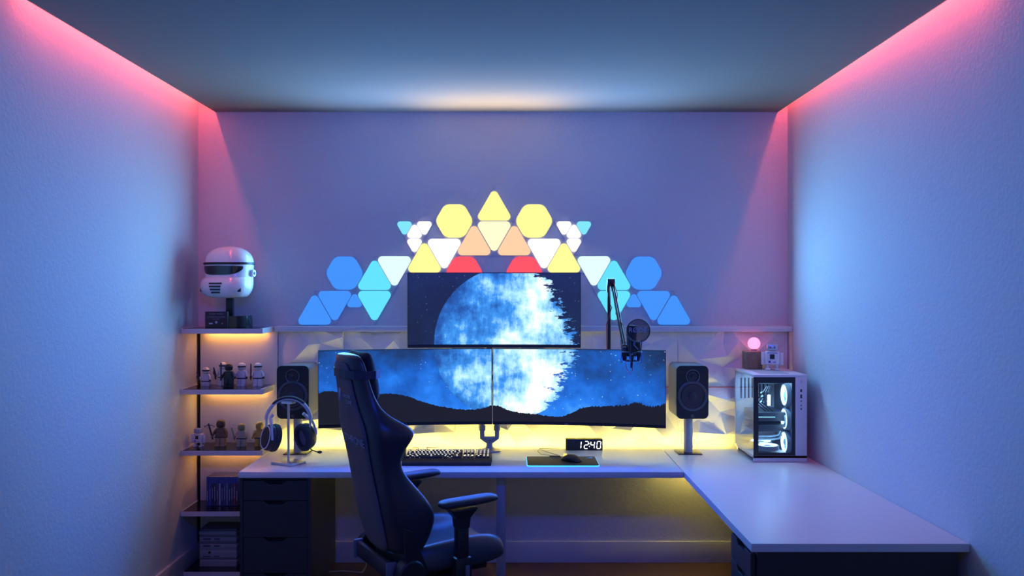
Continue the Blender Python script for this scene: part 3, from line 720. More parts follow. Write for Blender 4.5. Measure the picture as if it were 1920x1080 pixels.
t.location = (X(430, 5.0), 5.0, Z(514, 5.0)); t.rotation_euler = (0, 0, R0(-16)); t.scale = (1.14, .80, .96)

# ------------------------------------------------------------------ game cases and magazines
cc = [(.05, .07, .22), (.06, .09, .35), (.03, .04, .10), (.05, .05, .06), (.09, .09, .12), (.35, .37, .45), (.04, .05, .14), (.06, .10, .22), (.16, .20, .36), (.05, .06, .09), (.07, .08, .16), (.35, .04, .05), (.05, .06, .10)]
cl = ['dark blue', 'mid blue', 'near black', 'black', 'dark grey', 'white-spined', 'navy', 'steel blue', 'pale blue', 'charcoal', 'slate', 'red-spined', 'dark slate']
gx = X(386.8, 5.02)
for k in range(13):
    x0 = gx+k*.0143
    where = 'at the left end of the row' if k == 0 else ('next to the drawer unit' if k == 12 else 'right of the %s one' % cl[k-1])
    t = thing('game_case', f'{cl[k]} game case standing on fourth shelf, {where}', 'game case', (x0+.007, 5.08, SZ[3]), 'game cases on the fourth shelf')
    MB().box(x0+.0004, x0+.0139, 5.02, 5.142, SZ[3], SZ[3]+.170, .0012).build('case', mat('case_blue', (.04, .06, .30), .3), t)
    MB().box(x0+.0014, x0+.0129, 5.0192, 5.0202, SZ[3]+.004, SZ[3]+.130).build('spine_insert', mat('spine_%d' % k, cc[k], .5), t, smooth=False)
    MB().box(x0+.0050, x0+.0092, 5.0188, 5.0194, SZ[3]+.030+.006*(k % 3), SZ[3]+.088+.008*(k % 4)).build('spine_title', mat('spine_title', (.30, .32, .45), .6), t, smooth=False)
hs = [.022, .018, .012, .016, .028, .012, .024, .014, .026, .012, .020, .014]
ml = ['thick pale magazine at the very bottom of the stack', 'white magazine second from the bottom of the stack', 'thin cream magazine third from the bottom of the stack', 'pale grey magazine fourth from the bottom',
      'thick white magazine with round black mark on spine', 'thin light magazine just above the one with the round mark', 'thick magazine with bold black spine print in mid stack',
      'grey magazine just above the one with bold black print', 'thick white magazine fourth from the top of the stack', 'thin dark grey magazine third from top', 'pale magazine second from the top', 'dark-covered magazine on top of the stack']
zz = SZ[4]
for k, h in enumerate(hs):
    g = .34+.10*((k*7) % 5)/5
    if k in (2, 7, 9): g *= .45
    dx = .003*math.sin(k*2.3)
    t = thing('magazine', ml[k], 'magazine', (-1.70, 5.06, zz), 'stacked magazines on lowest shelf')
    MB().box(-1.816+dx, -1.600+dx, 4.985+.002*(k % 3), 5.145, zz+.0003, zz+h-.0003, .001).build('cover', mat('mag_%d' % k, (g, g, g*1.02) if k < 11 else (.12, .12, .13), .5), t)
    if k in (4, 6, 8, 3):
        y = 4.985+.002*(k % 3)-.0006
        if k == 4: MB().cyl((-1.758, y, zz+h*.5), (-1.758, y+.001, zz+h*.5), .0075, seg=20).build('round_mark', BLACK, t)
        else:
            for xa, xb in ((-1.795, -1.752), (-1.730, -1.698)): MB().box(xa, xb, y, y+.001, zz+h*.3, zz+h*.7).build('spine_print', mat('print_dark', (.10, .10, .12), .6), t, smooth=False)
    zz += h

# ------------------------------------------------------------------ keyboard
kx0, kx1, ky0 = -.592, -.112, 4.596
t = thing('keyboard', 'black mechanical keyboard with white backlit keys and padded wrist rest', 'keyboard', ((kx0+kx1)/2, 4.75, DZ))
MB().box(kx0+.006, kx1+.002, ky0+.088, ky0+.250, DZ+.001, DZ+.022, .004).build('case', BLACK, t)
MB().prism(rounded([(ky0, DZ+.001), (ky0+.086, DZ+.001), (ky0+.084, DZ+.026), (ky0+.010, DZ+.018)], .005, 4), kx0, kx1, 'YZ').build('wrist_rest', FABR, t, ang=40)
KEYD = mat('keycap_black', (.02, .02, .025), .45); KEYL = emis('key_legend', (1, .98, .95), 1.6)
U = .0212; nk = 0
rowsK = [(0, [(0, 1), (2, 4), (6.5, 4), (11, 4), (15.25, 3), (18.5, 4)]), (1, [(0, 13), (13, -2), (15.25, 3), (18.5, 4)]), (2, [(0, -1.5), (1.5, 12), (13.5, -1.5), (15.25, 3), (18.5, 4)]),
         (3, [(0, -1.75), (1.75, 11), (12.75, -2.25), (18.5, 4)]), (4, [(0, -2.25), (2.25, 10), (12.25, -2.75), (16.25, 1), (18.5, 4)]),
         (5, [(0, -1.25), (1.25, -1.25), (2.5, -1.25), (3.75, -6.25), (10, -1.25), (12.5, -2.5), (15.25, 3), (18.5, -2), (20.5, 2)])]
for r_, groups in rowsK:
    ky = ky0+.232-r_*.0245; kz = DZ+.021+.0035*(5-r_)*.7
    for st, cnt in groups:
        lst = [(st+i, 1) for i in range(cnt)] if cnt > 0 else [(st, -cnt)]
        for kk, wd in lst:
            nk += 1
            a = kx0+.010+kk*U*.968; e = a+wd*U*.968-.0035
            b = MB(); y_ = ky; hh = .013
            b.loft([[(a, y_-.010, kz-.006), (e, y_-.010, kz-.006), (e, y_+.010, kz-.006), (a, y_+.010, kz-.006)], [(a+.002, y_-.0065, kz+hh), (e-.002, y_-.0065, kz+hh), (e-.002, y_+.007, kz+hh), (a+.002, y_+.007, kz+hh)]])
            cx_ = (a+e)/2
            b.box(cx_-.0042, cx_+.0042, y_-.003, y_+.006, kz+hh, kz+hh+.0004, mi=1)
            b.box(cx_-.0050, cx_+.0050, y_-.0106, y_-.0101, kz-.004, kz-.001, mi=1)
            b.build('keycap', [KEYD, KEYL], t, smooth=False)
# keyboard leads
for (pa, pb, lab) in (((781, 838), (783, 850), 'short cable'), ((799, 838), (797, 848), 'second short cable')):
    pass
t = tag(MB().tube([(X(783, 4.86), 4.87, DZ+.012), (X(788, 4.9), 4.92, DZ+.015), (X(783, 5.0), 5.0, DZ+.006), (X(784, 5.08), 5.085, DZ+.006), (X(770, 5.09), 5.094, DZ+.004)], .0026, 8).build('usb_cable', mat('cable_tan', (.30, .25, .18), .6)),
        'short braided cable behind the keyboard, the left one beside the chair', 'cable', 'keyboard cables')
t = tag(MB().tube([(X(797, 4.86), 4.87, DZ+.012), (X(800, 4.95), 4.96, DZ+.012), (X(801, 5.08), 5.085, DZ+.008), (X(820, 5.09), 5.094, DZ+.004)], .0026, 8).build('usb_cable', _m['cable_tan']),
        'short braided cable behind the keyboard, the right one of two', 'cable', 'keyboard cables')
# control pad left of keyboard
t = thing('control_pad', 'small dark control pad with blue lit keys, half hidden behind chair', 'control pad', (X(747, 4.8), 4.80, DZ))
b = MB().prism([(4.72, DZ), (4.82, DZ), (4.82, DZ+.07), (4.80, DZ+.078)], X(732, 4.8), X(761, 4.8), 'YZ'); b.build('body', BLACK, t, smooth=False, bevel=.003)
for i in range(2):
    for j in range(2):
        s0 = Vector((0, 4.72, DZ)).lerp(Vector((0, 4.80, DZ+.078)), .28+.3*j); xq = X(741+10*i, 4.8)
        MB().box(xq-.011, xq+.011, s0.y-.004, s0.y-.001, s0.z-.006, s0.z+.012).build('lit_key', emis('blue_keys', (.05, .30, 1), 1.0), t, smooth=False)

# ------------------------------------------------------------------ mouse pad, mouse, clock
py0, py1 = 4.585, 4.83
t = thing('mouse_pad', 'black mouse pad with glowing cyan edge on the desk', 'mouse pad', (.26, 4.70, DZ))
mx0, mx1 = X(989, 4.6), X(1123, 4.6)
outl = rounded([(mx0, py0), (mx1, py0), (mx1, py1), (mx0, py1)], .014, 5)
MB().prism(outl, DZ+.001, DZ+.006, 'XY').build('pad', BLACKM, t, ang=30)
edge = [(a, b_, DZ+.0028) for a, b_ in outl]
MB().tube(edge, .0024, 6, closed=True).build('glowing_edge', emis('cyan_edge', (.04, .55, 1), 2.2), t)
cx_, cy_ = X(1105, 4.8), 4.79
MB().prism([(cx_-.022, cy_-.004), (cx_-.002, cy_+.002), (cx_+.008, cy_+.016), (cx_+.020, cy_+.012), (cx_+.012, cy_-.002), (cx_+.018, cy_-.014), (cx_+.002, cy_-.012)], DZ+.0061, DZ+.0066, 'XY').build('logo', emis('blue_logo', (.02, .22, .9), .7), t, smooth=False)
MB().box(X(1030, 4.85), X(1050, 4.85), 4.815, 4.835, DZ+.004, DZ+.012, .002).build('connector', BLACK, t)
t = thing('mouse', 'black computer mouse resting on the mouse pad', 'mouse', (0, 0, 0))
ml_ = [(-.062, .022, .012), (-.050, .031, .026), (-.025, .034, .037), (0, .032, .040), (.025, .030, .034), (.048, .028, .022), (.062, .022, .011)]
L_ = []
for y, w_, h in ml_:
    L_.append([(-w_, y, 0), (-w_*1.02, y, h*.35), (-w_*.8, y, h*.78), (-w_*.35, y, h), (w_*.35, y, h*.97), (w_*.8, y, h*.75), (w_, y, h*.32), (w_, y, 0)])
MB().loft(L_).build('body', BLACK, t, sub=2)
MB().cyl((-.004, .040, .027), (.004, .040, .027), .010, seg=16).build('scroll_wheel', emis('amber', (1, .65, .12), 1.5), t)
MB().box(-.037, -.028, -.022, .012, .013, .022, .002).build('side_button', BLACKM, t)
t.location = (X(1071, 4.70), 4.70, DZ+.0062); t.rotation_euler = (0, 0, R0(48))
tag(MB().tube([(X(1055, 4.74), 4.745, DZ+.016), (X(1035, 4.8), 4.84, DZ+.008), (X(1014, 4.9), 4.91, DZ+.004), (X(1008, 5.0), 5.0, DZ+.004), (X(1012, 5.06), 5.06, DZ+.006), (X(1018, 5.0), 5.02, DZ+.004), (X(1030, 4.95), 4.95, DZ+.0035), (X(1046, 4.9), 4.885, DZ+.0035)], .0016, 6)
    .tube([(X(1012, 5.06), 5.062, DZ+.009), (X(1030, 5.08), 5.08, DZ+.005), (X(1050, 5.08), 5.082, DZ+.004)], .0018, 6).build('mouse_cable', BLACK),
    'thin looped black mouse cable lying behind the mouse pad', 'cable')
t = thing('digital_clock', 'black digital clock showing 12:40 at the back of desk', 'clock', (X(1095, 5.07), 5.07, DZ))
c0, c1 = X(1061, 5.04), X(1130, 5.04); cz0 = DZ; cz1 = DZ+.066
MB().box(c0, c1, 5.04, 5.085, cz0, cz1, .002).build('case', BLACK, t)
DIG = emis('clock_white', (1, 1, 1), 1.6)
SEG = {'0': 'abcdef', '1': 'bc', '2': 'abged', '4': 'fgbc'}
def digit(ch, x, z, w_=.0215, h=.042, th=.0055):
    b = MB(); hw, hh = w_/2, h/2; sk = .08
    def bar(xa, za, xb, zb):
        d = Vector((xb-xa, zb-za)); L = d.length; d.normalize(); nn = Vector((-d.y, d.x))*th/2; g = .0012
        A = Vector((xa, za))+d*g; B_ = Vector((xb, zb))-d*g; e = d*th/2
        P = [A, A+e+nn, B_-e+nn, B_, B_-e-nn, A+e-nn]
        b.prism([(p.x+(p.y-z)*sk, p.y) for p in P], 5.0392, 5.0402, 'XZ')
    x0, x1, zt, zm, zb = x-hw, x+hw, z+hh, z, z-hh
    S = {'a': (x0, zt, x1, zt), 'b': (x1, zt, x1, zm), 'c': (x1, zm, x1, zb), 'd': (x0, zb, x1, zb), 'e': (x0, zm, x0, zb), 'f': (x0, zt, x0, zm), 'g': (x0, zm, x1, zm)}
    for s in SEG[ch]: bar(*S[s])
    b.build('digit', DIG, t, smooth=False)
zc = (cz0+cz1)/2-.001
digit('1', X(1086, 5.04), zc); digit('2', X(1099.3, 5.04), zc); digit('4', X(1111, 5.04), zc); digit('0', X(1122.8, 5.04), zc)
MB().box(X(1104.3, 5.04), X(1105.8, 5.04), 5.0392, 5.0402, zc+.006, zc+.011).box(X(1104.3, 5.04), X(1105.8, 5.04), 5.0392, 5.0402, zc-.011, zc-.006).build('colon', DIG, t, smooth=False)

# ------------------------------------------------------------------ microphone and boom arm
t = thing('boom_stand', 'black boom arm rising behind right monitor and folding forward', 'microphone arm', (.56, 4.98, 1.06))
P0 = Vector((X(1142, 4.98), 4.98, 1.06)); P1 = Vector((P0.x, 4.98, Z(532, 4.98))); P2 = Vector((X(1171, 4.62), 4.62, Z(650, 4.62)))
MB().cyl((P0.x, 4.98, 1.05), (P0.x, 4.98, 1.16), .016).box(P0.x-.010, P0.x+.010, 4.98, 5.10, 1.09, 1.11).box(P0.x-.035, P0.x+.035, 5.10, 5.109, 1.04, 1.16, .003).build('wall_bracket', BLACK, t)
MB().cyl(P0+Vector((0, 0, .05)), P1, .0095).build('lower_arm', BLACK, t)
a = MB(); q1 = P1+Vector((.020, -.01, -.01))
for o_ in (Vector((-.006, 0, .004)), Vector((.006, 0, -.004))): a.cyl(q1+o_, P2+o_, .0065)
a.build('upper_arm', BLACK, t)
MB().cyl(P1+Vector((-.012, -.01, .008)), P1+Vector((.030, -.01, .008)), .024, seg=24).box(P1.x-.014, P1.x+.004, 4.962, 4.998, P1.z-.05, P1.z+.01, .003).build('pivot_joint', BLACK, t)
MB().ball(P2, .016).cyl(P2, P2+Vector((.002, 0, -.045)), .011).build('end_joint', BLACK, t)
RC = mat('red_brown_cable', (.35, .05, .03), .5)
cb = [P0+Vector((-.012, -.012, .20)), P0+Vector((-.016, -.012, .38)), P0+Vector((.014, -.014, .48)), P1+Vector((.004, -.02, -.12)), P1+Vector((-.004, -.03, -.02)), P1+Vector((.018, -.035, .018)), q1+(P2-q1)*.15+Vector((.016, -.01, 0)),
      q1+(P2-q1)*.45+Vector((-.012, -.012, -.01)), q1+(P2-q1)*.7+Vector((.018, -.014, 0)), P2+Vector((0, -.02, .03)), P2+Vector((.002, -.01, -.06)), P2+Vector((.010, 0, -.115)), P2+Vector((.030, 0, -.148)), P2+Vector((.042, 0, -.125)), P2+Vector((.044, 0, -.10))]
tag(MB().tube(cb, .0026, 6).build('microphone_cable', RC), 'red-brown cable wound along the boom arm to the microphone', 'cable')
MY = 4.60; mxx = X(1184, MY)
t = thing('microphone', 'black studio microphone in a shock mount hanging in front of right monitor', 'microphone', (mxx, MY, Z(690, MY)))
MB().cyl((mxx, MY, Z(668, MY)), (mxx, MY, Z(632, MY)), .0265, seg=28).build('body', BLACK, t)
MB().lathe([(.0265, 0), (.0272, .004), (.0272, .050), (.024, .062), (0, .066)], (mxx, MY, Z(632, MY)), 'Z', 28).build('grille', mat('mic_grille', (.03, .03, .034), .6, bump=.6, bscale=900), t, ang=50)
MB().cyl((mxx, MY, Z(690, MY)), (mxx, MY, Z(668, MY)), .008, .014, seg=20).build('plug', BLACK, t)
sm = MB()
for zq, rr_ in ((Z(659, MY), .055), (Z(676, MY), .048)):
    sm.tube([(mxx+rr_*math.cos(2*PI*k/32), MY+rr_*math.sin(2*PI*k/32), zq) for k in range(32)], .0035, 8, closed=True)
for k in range(6):
    a_ = 2*PI*k/6+.3; c_, s_ = math.cos(a_), math.sin(a_)
    sm.tube([(mxx+.055*c_, MY+.055*s_, Z(659, MY)), (mxx+.050*c_, MY+.050*s_, Z(676, MY))], .0035, 8)
    sm.tube([(mxx+.063*c_, MY+.063*s_, Z(637, MY)), (mxx+.056*c_, MY+.056*s_, Z(659, MY)), (mxx+.062*c_, MY+.062*s_, Z(681, MY))], .0018, 6)
sm.box(mxx-.050, mxx-.026, MY-.012, MY+.012, Z(676, MY), Z(650, MY), .004); sm.box(mxx+.026, mxx+.046, MY-.010, MY+.010, Z(678, MY), Z(640, MY), .004)
sm.build('shock_mount', BLACK, t)
MB().box(mxx-.003, mxx+.004, MY-.0285, MY-.026, Z(665, MY), Z(662.5, MY)).build('badge', LETW, t)
fx, fz, fyy = X(1197, 4.50), Z(620, 4.50), 4.50
t2 = thing('pop_filter', 'round black mesh pop filter lettered RØDE in front of microphone', 'pop filter', (fx, fyy, fz))
MB().tube([(fx+.060*math.cos(2*PI*k/48), fyy, fz+.060*math.sin(2*PI*k/48)) for k in range(48)], .0030, 8, closed=True).build('rim', BLACK, t2)
MB().lathe([(.059, 0), (.0588, .0006), (0, .0010)], (fx, fyy, fz), 'Y', 48).build('mesh', mat('pop_mesh', (.03, .03, .045), .7, alpha=.5), t2)
text('lettering', 'RØDE', .036, mat('pop_letter', (.42, .43, .55), .7), t2, (fx-.004, fyy-.003, fz+.002), ext=.0003, sx=1.0)
MB().tube([(fx-.02, fyy+.004, fz-.058), (fx-.02, fyy+.04, fz-.075), (mxx+.034, MY-.012, Z(655, MY))], .0035, 8).build('gooseneck', BLACK, t2)

# ------------------------------------------------------------------ computer case
px0, px1, pd0, pd1, pz0, pz1 = 1.324, 1.617, 4.703, 5.094, DZ+.001, 1.177
t = thing('computer_case', 'white computer case with glass sides and glowing ring fans on side desk', 'computer', ((px0+px1)/2, 4.9, DZ))
CW = mat('case_white', (.66, .66, .72), .4); GL = None
m = bpy.data.materials.new('case_glass'); m.use_nodes = True; n_, l_ = nt(m)
pb = n_['Principled BSDF']; mixs = n_.new('ShaderNodeMixShader'); tr = n_.new('ShaderNodeBsdfTransparent'); tr.inputs[0].default_value = (.80, .82, .88, 1)
gl = n_.new('ShaderNodeBsdfGlossy'); gl.inputs['Roughness'].default_value = .03; fr = n_.new('ShaderNodeFresnel'); fr.inputs[0].default_value = 1.5
mu = n_.new('ShaderNodeMath'); mu.operation = 'MULTIPLY'; mu.use_clamp = True; mu.inputs[1].default_value = 1.7; l_.new(fr.outputs[0], mu.inputs[0]); ge = n_.new('ShaderNodeNewGeometry'); m2 = n_.new('ShaderNodeMath'); m2.operation = 'SUBTRACT'; m2.inputs[0].default_value = 1; l_.new(ge.outputs['Backfacing'], m2.inputs[1]); m3 = n_.new('ShaderNodeMath'); m3.operation = 'MULTIPLY'; l_.new(mu.outputs[0], m3.inputs[0]); l_.new(m2.outputs[0], m3.inputs[1]); l_.new(m3.outputs[0], mixs.inputs[0]); l_.new(tr.outputs[0], mixs.inputs[1]); l_.new(gl.outputs[0], mixs.inputs[2]); l_.new(mixs.outputs[0], n_['Material Output'].inputs[0]); n_.remove(pb)
GL = m
gx1 = px0+.229       # right edge of the front glass
MB().box(px0, px1, pd0, pd1, pz1-.014, pz1, .002).build('top_panel', CW, t)
for k in range(9):
    pass
MB().box(*(lambda c: (px0+.05, px0+.21, pd0+.05, pd1-.05))(0), pz1, pz1+.0012).build('top_mesh', mat('case_mesh', (.40, .40, .46), .6, bump=.6, bscale=700), t, smooth=False)
MB().box(px0, px1, pd0, pd1, pz0+.020, pz0+.034, .001).box(px0, px1, pd0, pd0+.012, pz0, pz0+.034, .001).box(px0+.01, px1-.01, pd1-.03, pd1, pz0, pz0+.03).build('base', CW, t)
MB().box(gx1, px1, pd0, pd0+.010, pz0+.034, pz1-.014, .001).box(px1-.004, px1, pd0+.01, pd1, pz0+.034, pz1-.014).build('front_panel', CW, t)
MB().box(px0, px1, pd1-.006, pd1, pz0+.034, pz1-.014).build('rear_panel', CW, t)
fb = MB(); zA, zB = pz0+.034, pz1-.014
fb.box(px0, px0+.027, pd0+.0005, pd0+.003, zA, zB).box(gx1-.018, gx1, pd0+.0005, pd0+.003, zA, zB).box(px0+.027, gx1-.018, pd0+.0005, pd0+.003, zB-.032, zB).box(px0+.027, gx1-.018, pd0+.0005, pd0+.003, zA, zA+.016)
fb.build('glass_border', BLACK, t, smooth=False)
MB().box(px0+.001, gx1, pd0+.0032, pd0+.0055, zA, zB).build('front_glass', GL, t, smooth=False)
MB().box(px0+.0005, px0+.003, pd0+.008, pd1-.006, zA, zB).build('side_glass', GL, t, smooth=False)
for k, (za, zb, w_) in enumerate(((Z(719, 4.7), Z(712, 4.7), .006), (Z(735, 4.7), Z(730, 4.7), .009), (Z(747, 4.7), Z(740, 4.7), .009), (Z(754, 4.7), Z(751, 4.7), .005), (Z(762, 4.7), Z(759, 4.7), .005), (Z(769, 4.7), Z(765, 4.7), .006))):
    xq = X(1502.5, 4.7)
    MB().box(xq-w_/2, xq+w_/2, pd0-.0008, pd0+.001, za, zb).build('port' if k else 'power_button', LETW if k == 0 else BLACK, t, smooth=False)
# interior
FANW = emis('fan_ring', (.42, .78, 1), 6.0); HUB = mat('fan_blade', (.55, .70, .82), .4)
IN = mat('interior_dark', (.05, .055, .07), .5)
MB().box(px0+.235, px0+.238, pd0+.02, pd1-.01, zA, zB).build('side_tray', mat('tray_grey', (.30, .32, .36), .5), t, smooth=False)
def fan(c, axis, nm='fan'):
    R_ = .056
    g = MB().lathe([(R_+.006, -.012), (R_+.006, .012), (R_-.001, .012), (R_-.001, -.012)], c, axis, 40).build(nm, mat('fan_frame', (.30, .33, .38), .5), t)
    MB().lathe([(R_-.001, -.004), (R_-.001, .013), (R_-.006, .013), (R_-.006, -.004)], c, axis, 40).build('light_ring', FANW, g)
    bl = MB(); bl.lathe([(.020, -.006), (.020, .008), (.016, .010), (0, .010)], c, axis, 24)
    for k in range(9):
        a = 2*PI*k/9; pts = []
        for (r0, da, h) in ((.018, 0, -.005), (.018, .30, .005), (.048, .55, .005), (.048, .15, -.005)):
            u_, v_ = math.cos(a+da)*r0, math.sin(a+da)*r0
            pts.append({'X': Vector((-h, u_, v_)), 'Z': Vector((u_, v_, h)), 'Y': Vector((u_, -h, v_))}[axis]+Vector(c))
        vv = [bl.b.verts.new(p) for p in pts]; bl.b.faces.new(vv)
        ax_ = {'X': Vector((.0016, 0, 0)), 'Z': Vector((0, 0, -.0016)), 'Y': Vector((0, .0016, 0))}[axis]
        v2 = [bl.b.verts.new(p+ax_) for p in pts]; bl.b.faces.new(v2[::-1])
        for q in range(4): bl.b.faces.new((vv[q], vv[(q+1) % 4], v2[(q+1) % 4], v2[q]))
    bl.build('blades', HUB, g)
for zf in (Z(741, 4.83), Z(785.5, 4.83), Z(829, 4.83)): fan((px0+.220, 4.835, zf), 'X')
for yf in (4.80, 4.93): fan((px0+.105, yf, zA+.030), 'Z')
mb = MB().box(px0+.222, px0+.226, 4.91, 5.06, .86, 1.12); mb.build('motherboard', mat('pcb', (.03, .04, .06), .5), t, smooth=False)
MB().box(px0+.10, px0+.222, 4.93, 5.03, 1.10, 1.13, .003).build('io_cover', IN, t)
MB().box(px0+.045, px0+.225, 4.84, 5.06, .900, .950, .004).build('graphics_card', IN, t)
MB().box(px0+.045, px0+.16, 4.8385, 4.84, .922, .926).build('card_light', emis('card_light', (.25, .6, 1), 3.0), t, smooth=False)
MB().box(px0+.045, px0+.225, 4.84, 5.06, .840, .880, .004).build('graphics_card', IN, t)
for k in range(4):
    xq = px0+.115+k*.010
    MB().box(xq, xq+.007, 4.87, 4.90, .985, 1.045).build('memory_stick', IN, t, smooth=False)
    MB().box(xq, xq+.007, 4.866, 4.870, .985, 1.045).build('memory_light', emis('ram_light', (.75, .92, 1), 4.0), t, smooth=False) if k == 1 or k == 2 else None
for k, (pxx, pyy) in enumerate(((1428, 736), (1429, 743), (1427, 753), (1430, 776), (1441, 741), (1441, 748), (1440, 752))):
    q = MB().box(-.006, .006, -.002, .002, -.003, .003); q.xf(Matrix.Translation((X(pxx, 4.87), 4.872, Z(pyy, 4.87))) @ Matrix.Rotation(R0(-25), 4, 'Y')); q.build('indicator_light', emis('tube_light', (.25, .7, 1), 3.0), t, smooth=False)
TB = mat('coolant_tube', (.55, .72, .80), .15)
for k in range(2):
    zq = .805+.014*k
    MB().tube([(px0+.05, 4.80+.02*k, zq), (px0+.13, 4.80+.02*k, zq), (px0+.17, 4.80+.02*k, zq+.006), (px0+.185, 4.80+.02*k, zq+.03)], .005, 8).build('coolant_tube', TB, t)
for k in range(3):
    MB().tube([(px0+.13+.01*k, 4.90, 1.09), (px0+.10+.014*k, 4.87, 1.06), (px0+.06+.02*k, 4.89, 1.0), (px0+.12+.02*k, 4.88, .95)], .004, 6).build('power_cable', BLACK, t)
sl = MB()
for k in range(8): sl.box(px0+.03+.022*k, px0+.040+.022*k, pd1-.008, pd1-.006, 1.0, 1.12)
sl.build('rear_slots', DARKGAP, t, smooth=False)
area('case_lighting', (px0+.10, 4.88, zB-.01), (0, 0, 0), .12, .25, (.35, .72, 1), 2.2)
# lamp and robot on the case
t = thing('bulb_lamp', 'small wooden block lamp with glowing pink-red bulb on computer case', 'lamp', (1.411, 5.045, pz1))
wd = mat('lamp_walnut', (.26, .17, .11), .6, bump=.1, bscale=60, var=.3)
MB().box(1.364, 1.460, 5.0, 5.088, pz1+.0015, pz1+.103, .003).build('wood_block', wd, t)
MB().cyl((1.355, 5.04, pz1+.052), (1.364, 5.04, pz1+.052), .005).build('switch', GREYM, t)
bx = X(1413.7, 5.045)
MB().lathe([(.018, .10), (.018, .118), (.026, .134)], (bx, 5.045, pz1), 'Z', 28).build('bulb_collar', mat('bulb_collar', (.7, .35, .40), .5), t)
MB().ball((bx, 5.045, Z(644, 5.045)), .036, seg=32).build('bulb', emis('pink_bulb', (1, .16, .30), 3.2), t)
toy_robot('white and silver toy robot standing on computer case beside the lamp', (X(1449, 4.93)+.004, 4.955, pz1+.0015), .158, -14)

# ------------------------------------------------------------------ chair (local frame: faces +x)
ch = thing('gaming_chair', 'black high-back gaming chair with neck pillow pulled up to desk', 'chair', (0, 0, 0))
bk_lean = .20
def bx_(z): return -.235-(z-.50)*bk_lean
LV = [(.47, .205, .07, .045), (.53, .225, .125, .05), (.62, .240, .175, .055), (.68, .243, .180, .055), (.76, .236, .135, .055), (.86, .222, .060, .055), (.93, .232, .070, .055), (.99, .250, .135, .055), (1.035, .255, .160, .055),
      (1.075, .232, .095, .055), (1.12, .190, .035, .055), (1.20, .160, .018, .055), (1.28, .148, .016, .052), (1.335, .136, .014, .050), (1.365, .105, .006, .045)]
loops = []
for z, w_, g, th in LV:
    x0 = bx_(z)
    half = [(g, w_), (g*.55, w_+.010), (-.010, w_+.004), (-th*.75, w_*.80), (-th, w_*.40), (-th-.003, 0)]
    inner = [(g-.012, w_-.040), (g*.45, w_-.075), (.010, w_-.100 if w_ > .15 else w_*.4), (.012, 0)]
    pts = [(a, b_) for a, b_ in half] + [(a, -b_) for a, b_ in half[:-1][::-1]] + [(a, -b_) for a, b_ in inner] + [(a, b_) for a, b_ in inner[:-1][::-1]]
    loops.append([(x0+a, b_, z) for a, b_ in pts])
MB().loft(loops).build('backrest', LEATH, ch, sub=2)
# flat suede back cover with welt
cov = []
for z, w_, g, th in LV[:-1]:
    x0 = bx_(z)-th-.004; ww = w_*.74 if z > .5 else w_*.7
    cov.append([(x0, -ww*.9, z), (x0-.004, -ww*.5, z), (x0-.006, 0, z), (x0-.004, ww*.5, z), (x0, ww*.9, z), (x0+.02, ww*.9, z), (x0+.02, -ww*.9, z)])
MB().loft(cov).build('back_cover', mat('chair_back_suede', (.13, .12, .135), .9), ch, sub=1)
# seat
sl_ = []
for x, w_, top, bol in ((-.235, .205, .455, .035), (-.18, .235, .462, .050), (-.08, .255, .470, .060), (.05, .262, .478, .062), (.16, .262, .485, .055), (.235, .252, .480, .040), (.265, .235, .455, .015)):
    b0 = .385 if x < .2 else (.395 if x < .25 else .42)
    sl_.append([(x, -w_, b0+.02), (x, -w_-.005, top-.02), (x, -w_+.02, top+bol), (x, -w_+.075, top+bol*.8), (x, -w_+.12, top), (x, 0, top-.005), (x, w_-.12, top), (x, w_-.075, top+bol*.8), (x, w_-.02, top+bol), (x, w_+.005, top-.02), (x, w_, b0+.02), (x, w_*.7, b0), (x, -w_*.7, b0)])
MB().loft(sl_).build('seat', mat('seat_leather', (.055, .060, .072), .36, bump=.1, bscale=250), ch, sub=2)
MB().box(-.20, .20, -.17, .17, .355, .398, .01).build('seat_base', BLACK, ch)
# rear bracket and recliner hinges
bz = .47
MB().box(bx_(bz)-.075, bx_(bz)-.045, -.205, .205, bz-.085, bz-.010, .012).build('rear_cover', LEATH, ch)
for s in (-1, 1):
    q = MB().box(bx_(bz)-.085, bx_(bz)-.040, s*.205-.010, s*.205+.010, bz-.090, bz-.004, .004); q.build('bracket_end', mat('bracket_grey', (.14, .14, .20), .4), ch)
    MB().cyl((bx_(bz)+.01, s*.215, bz-.055), (bx_(bz)+.01, s*.275, bz-.055), .070, .062, seg=32).build('recliner_hinge', BLACK, ch, bevel=.006)
    MB().prism([(bx_(.47)-.01, .40), (bx_(.47)+.10, .40), (bx_(.60)+.05, .60), (bx_(.60)+.0, .62)], s*.238, s*.252, 'XZ').build('side_plate', BLACK, ch, smooth=False, bevel=.004)
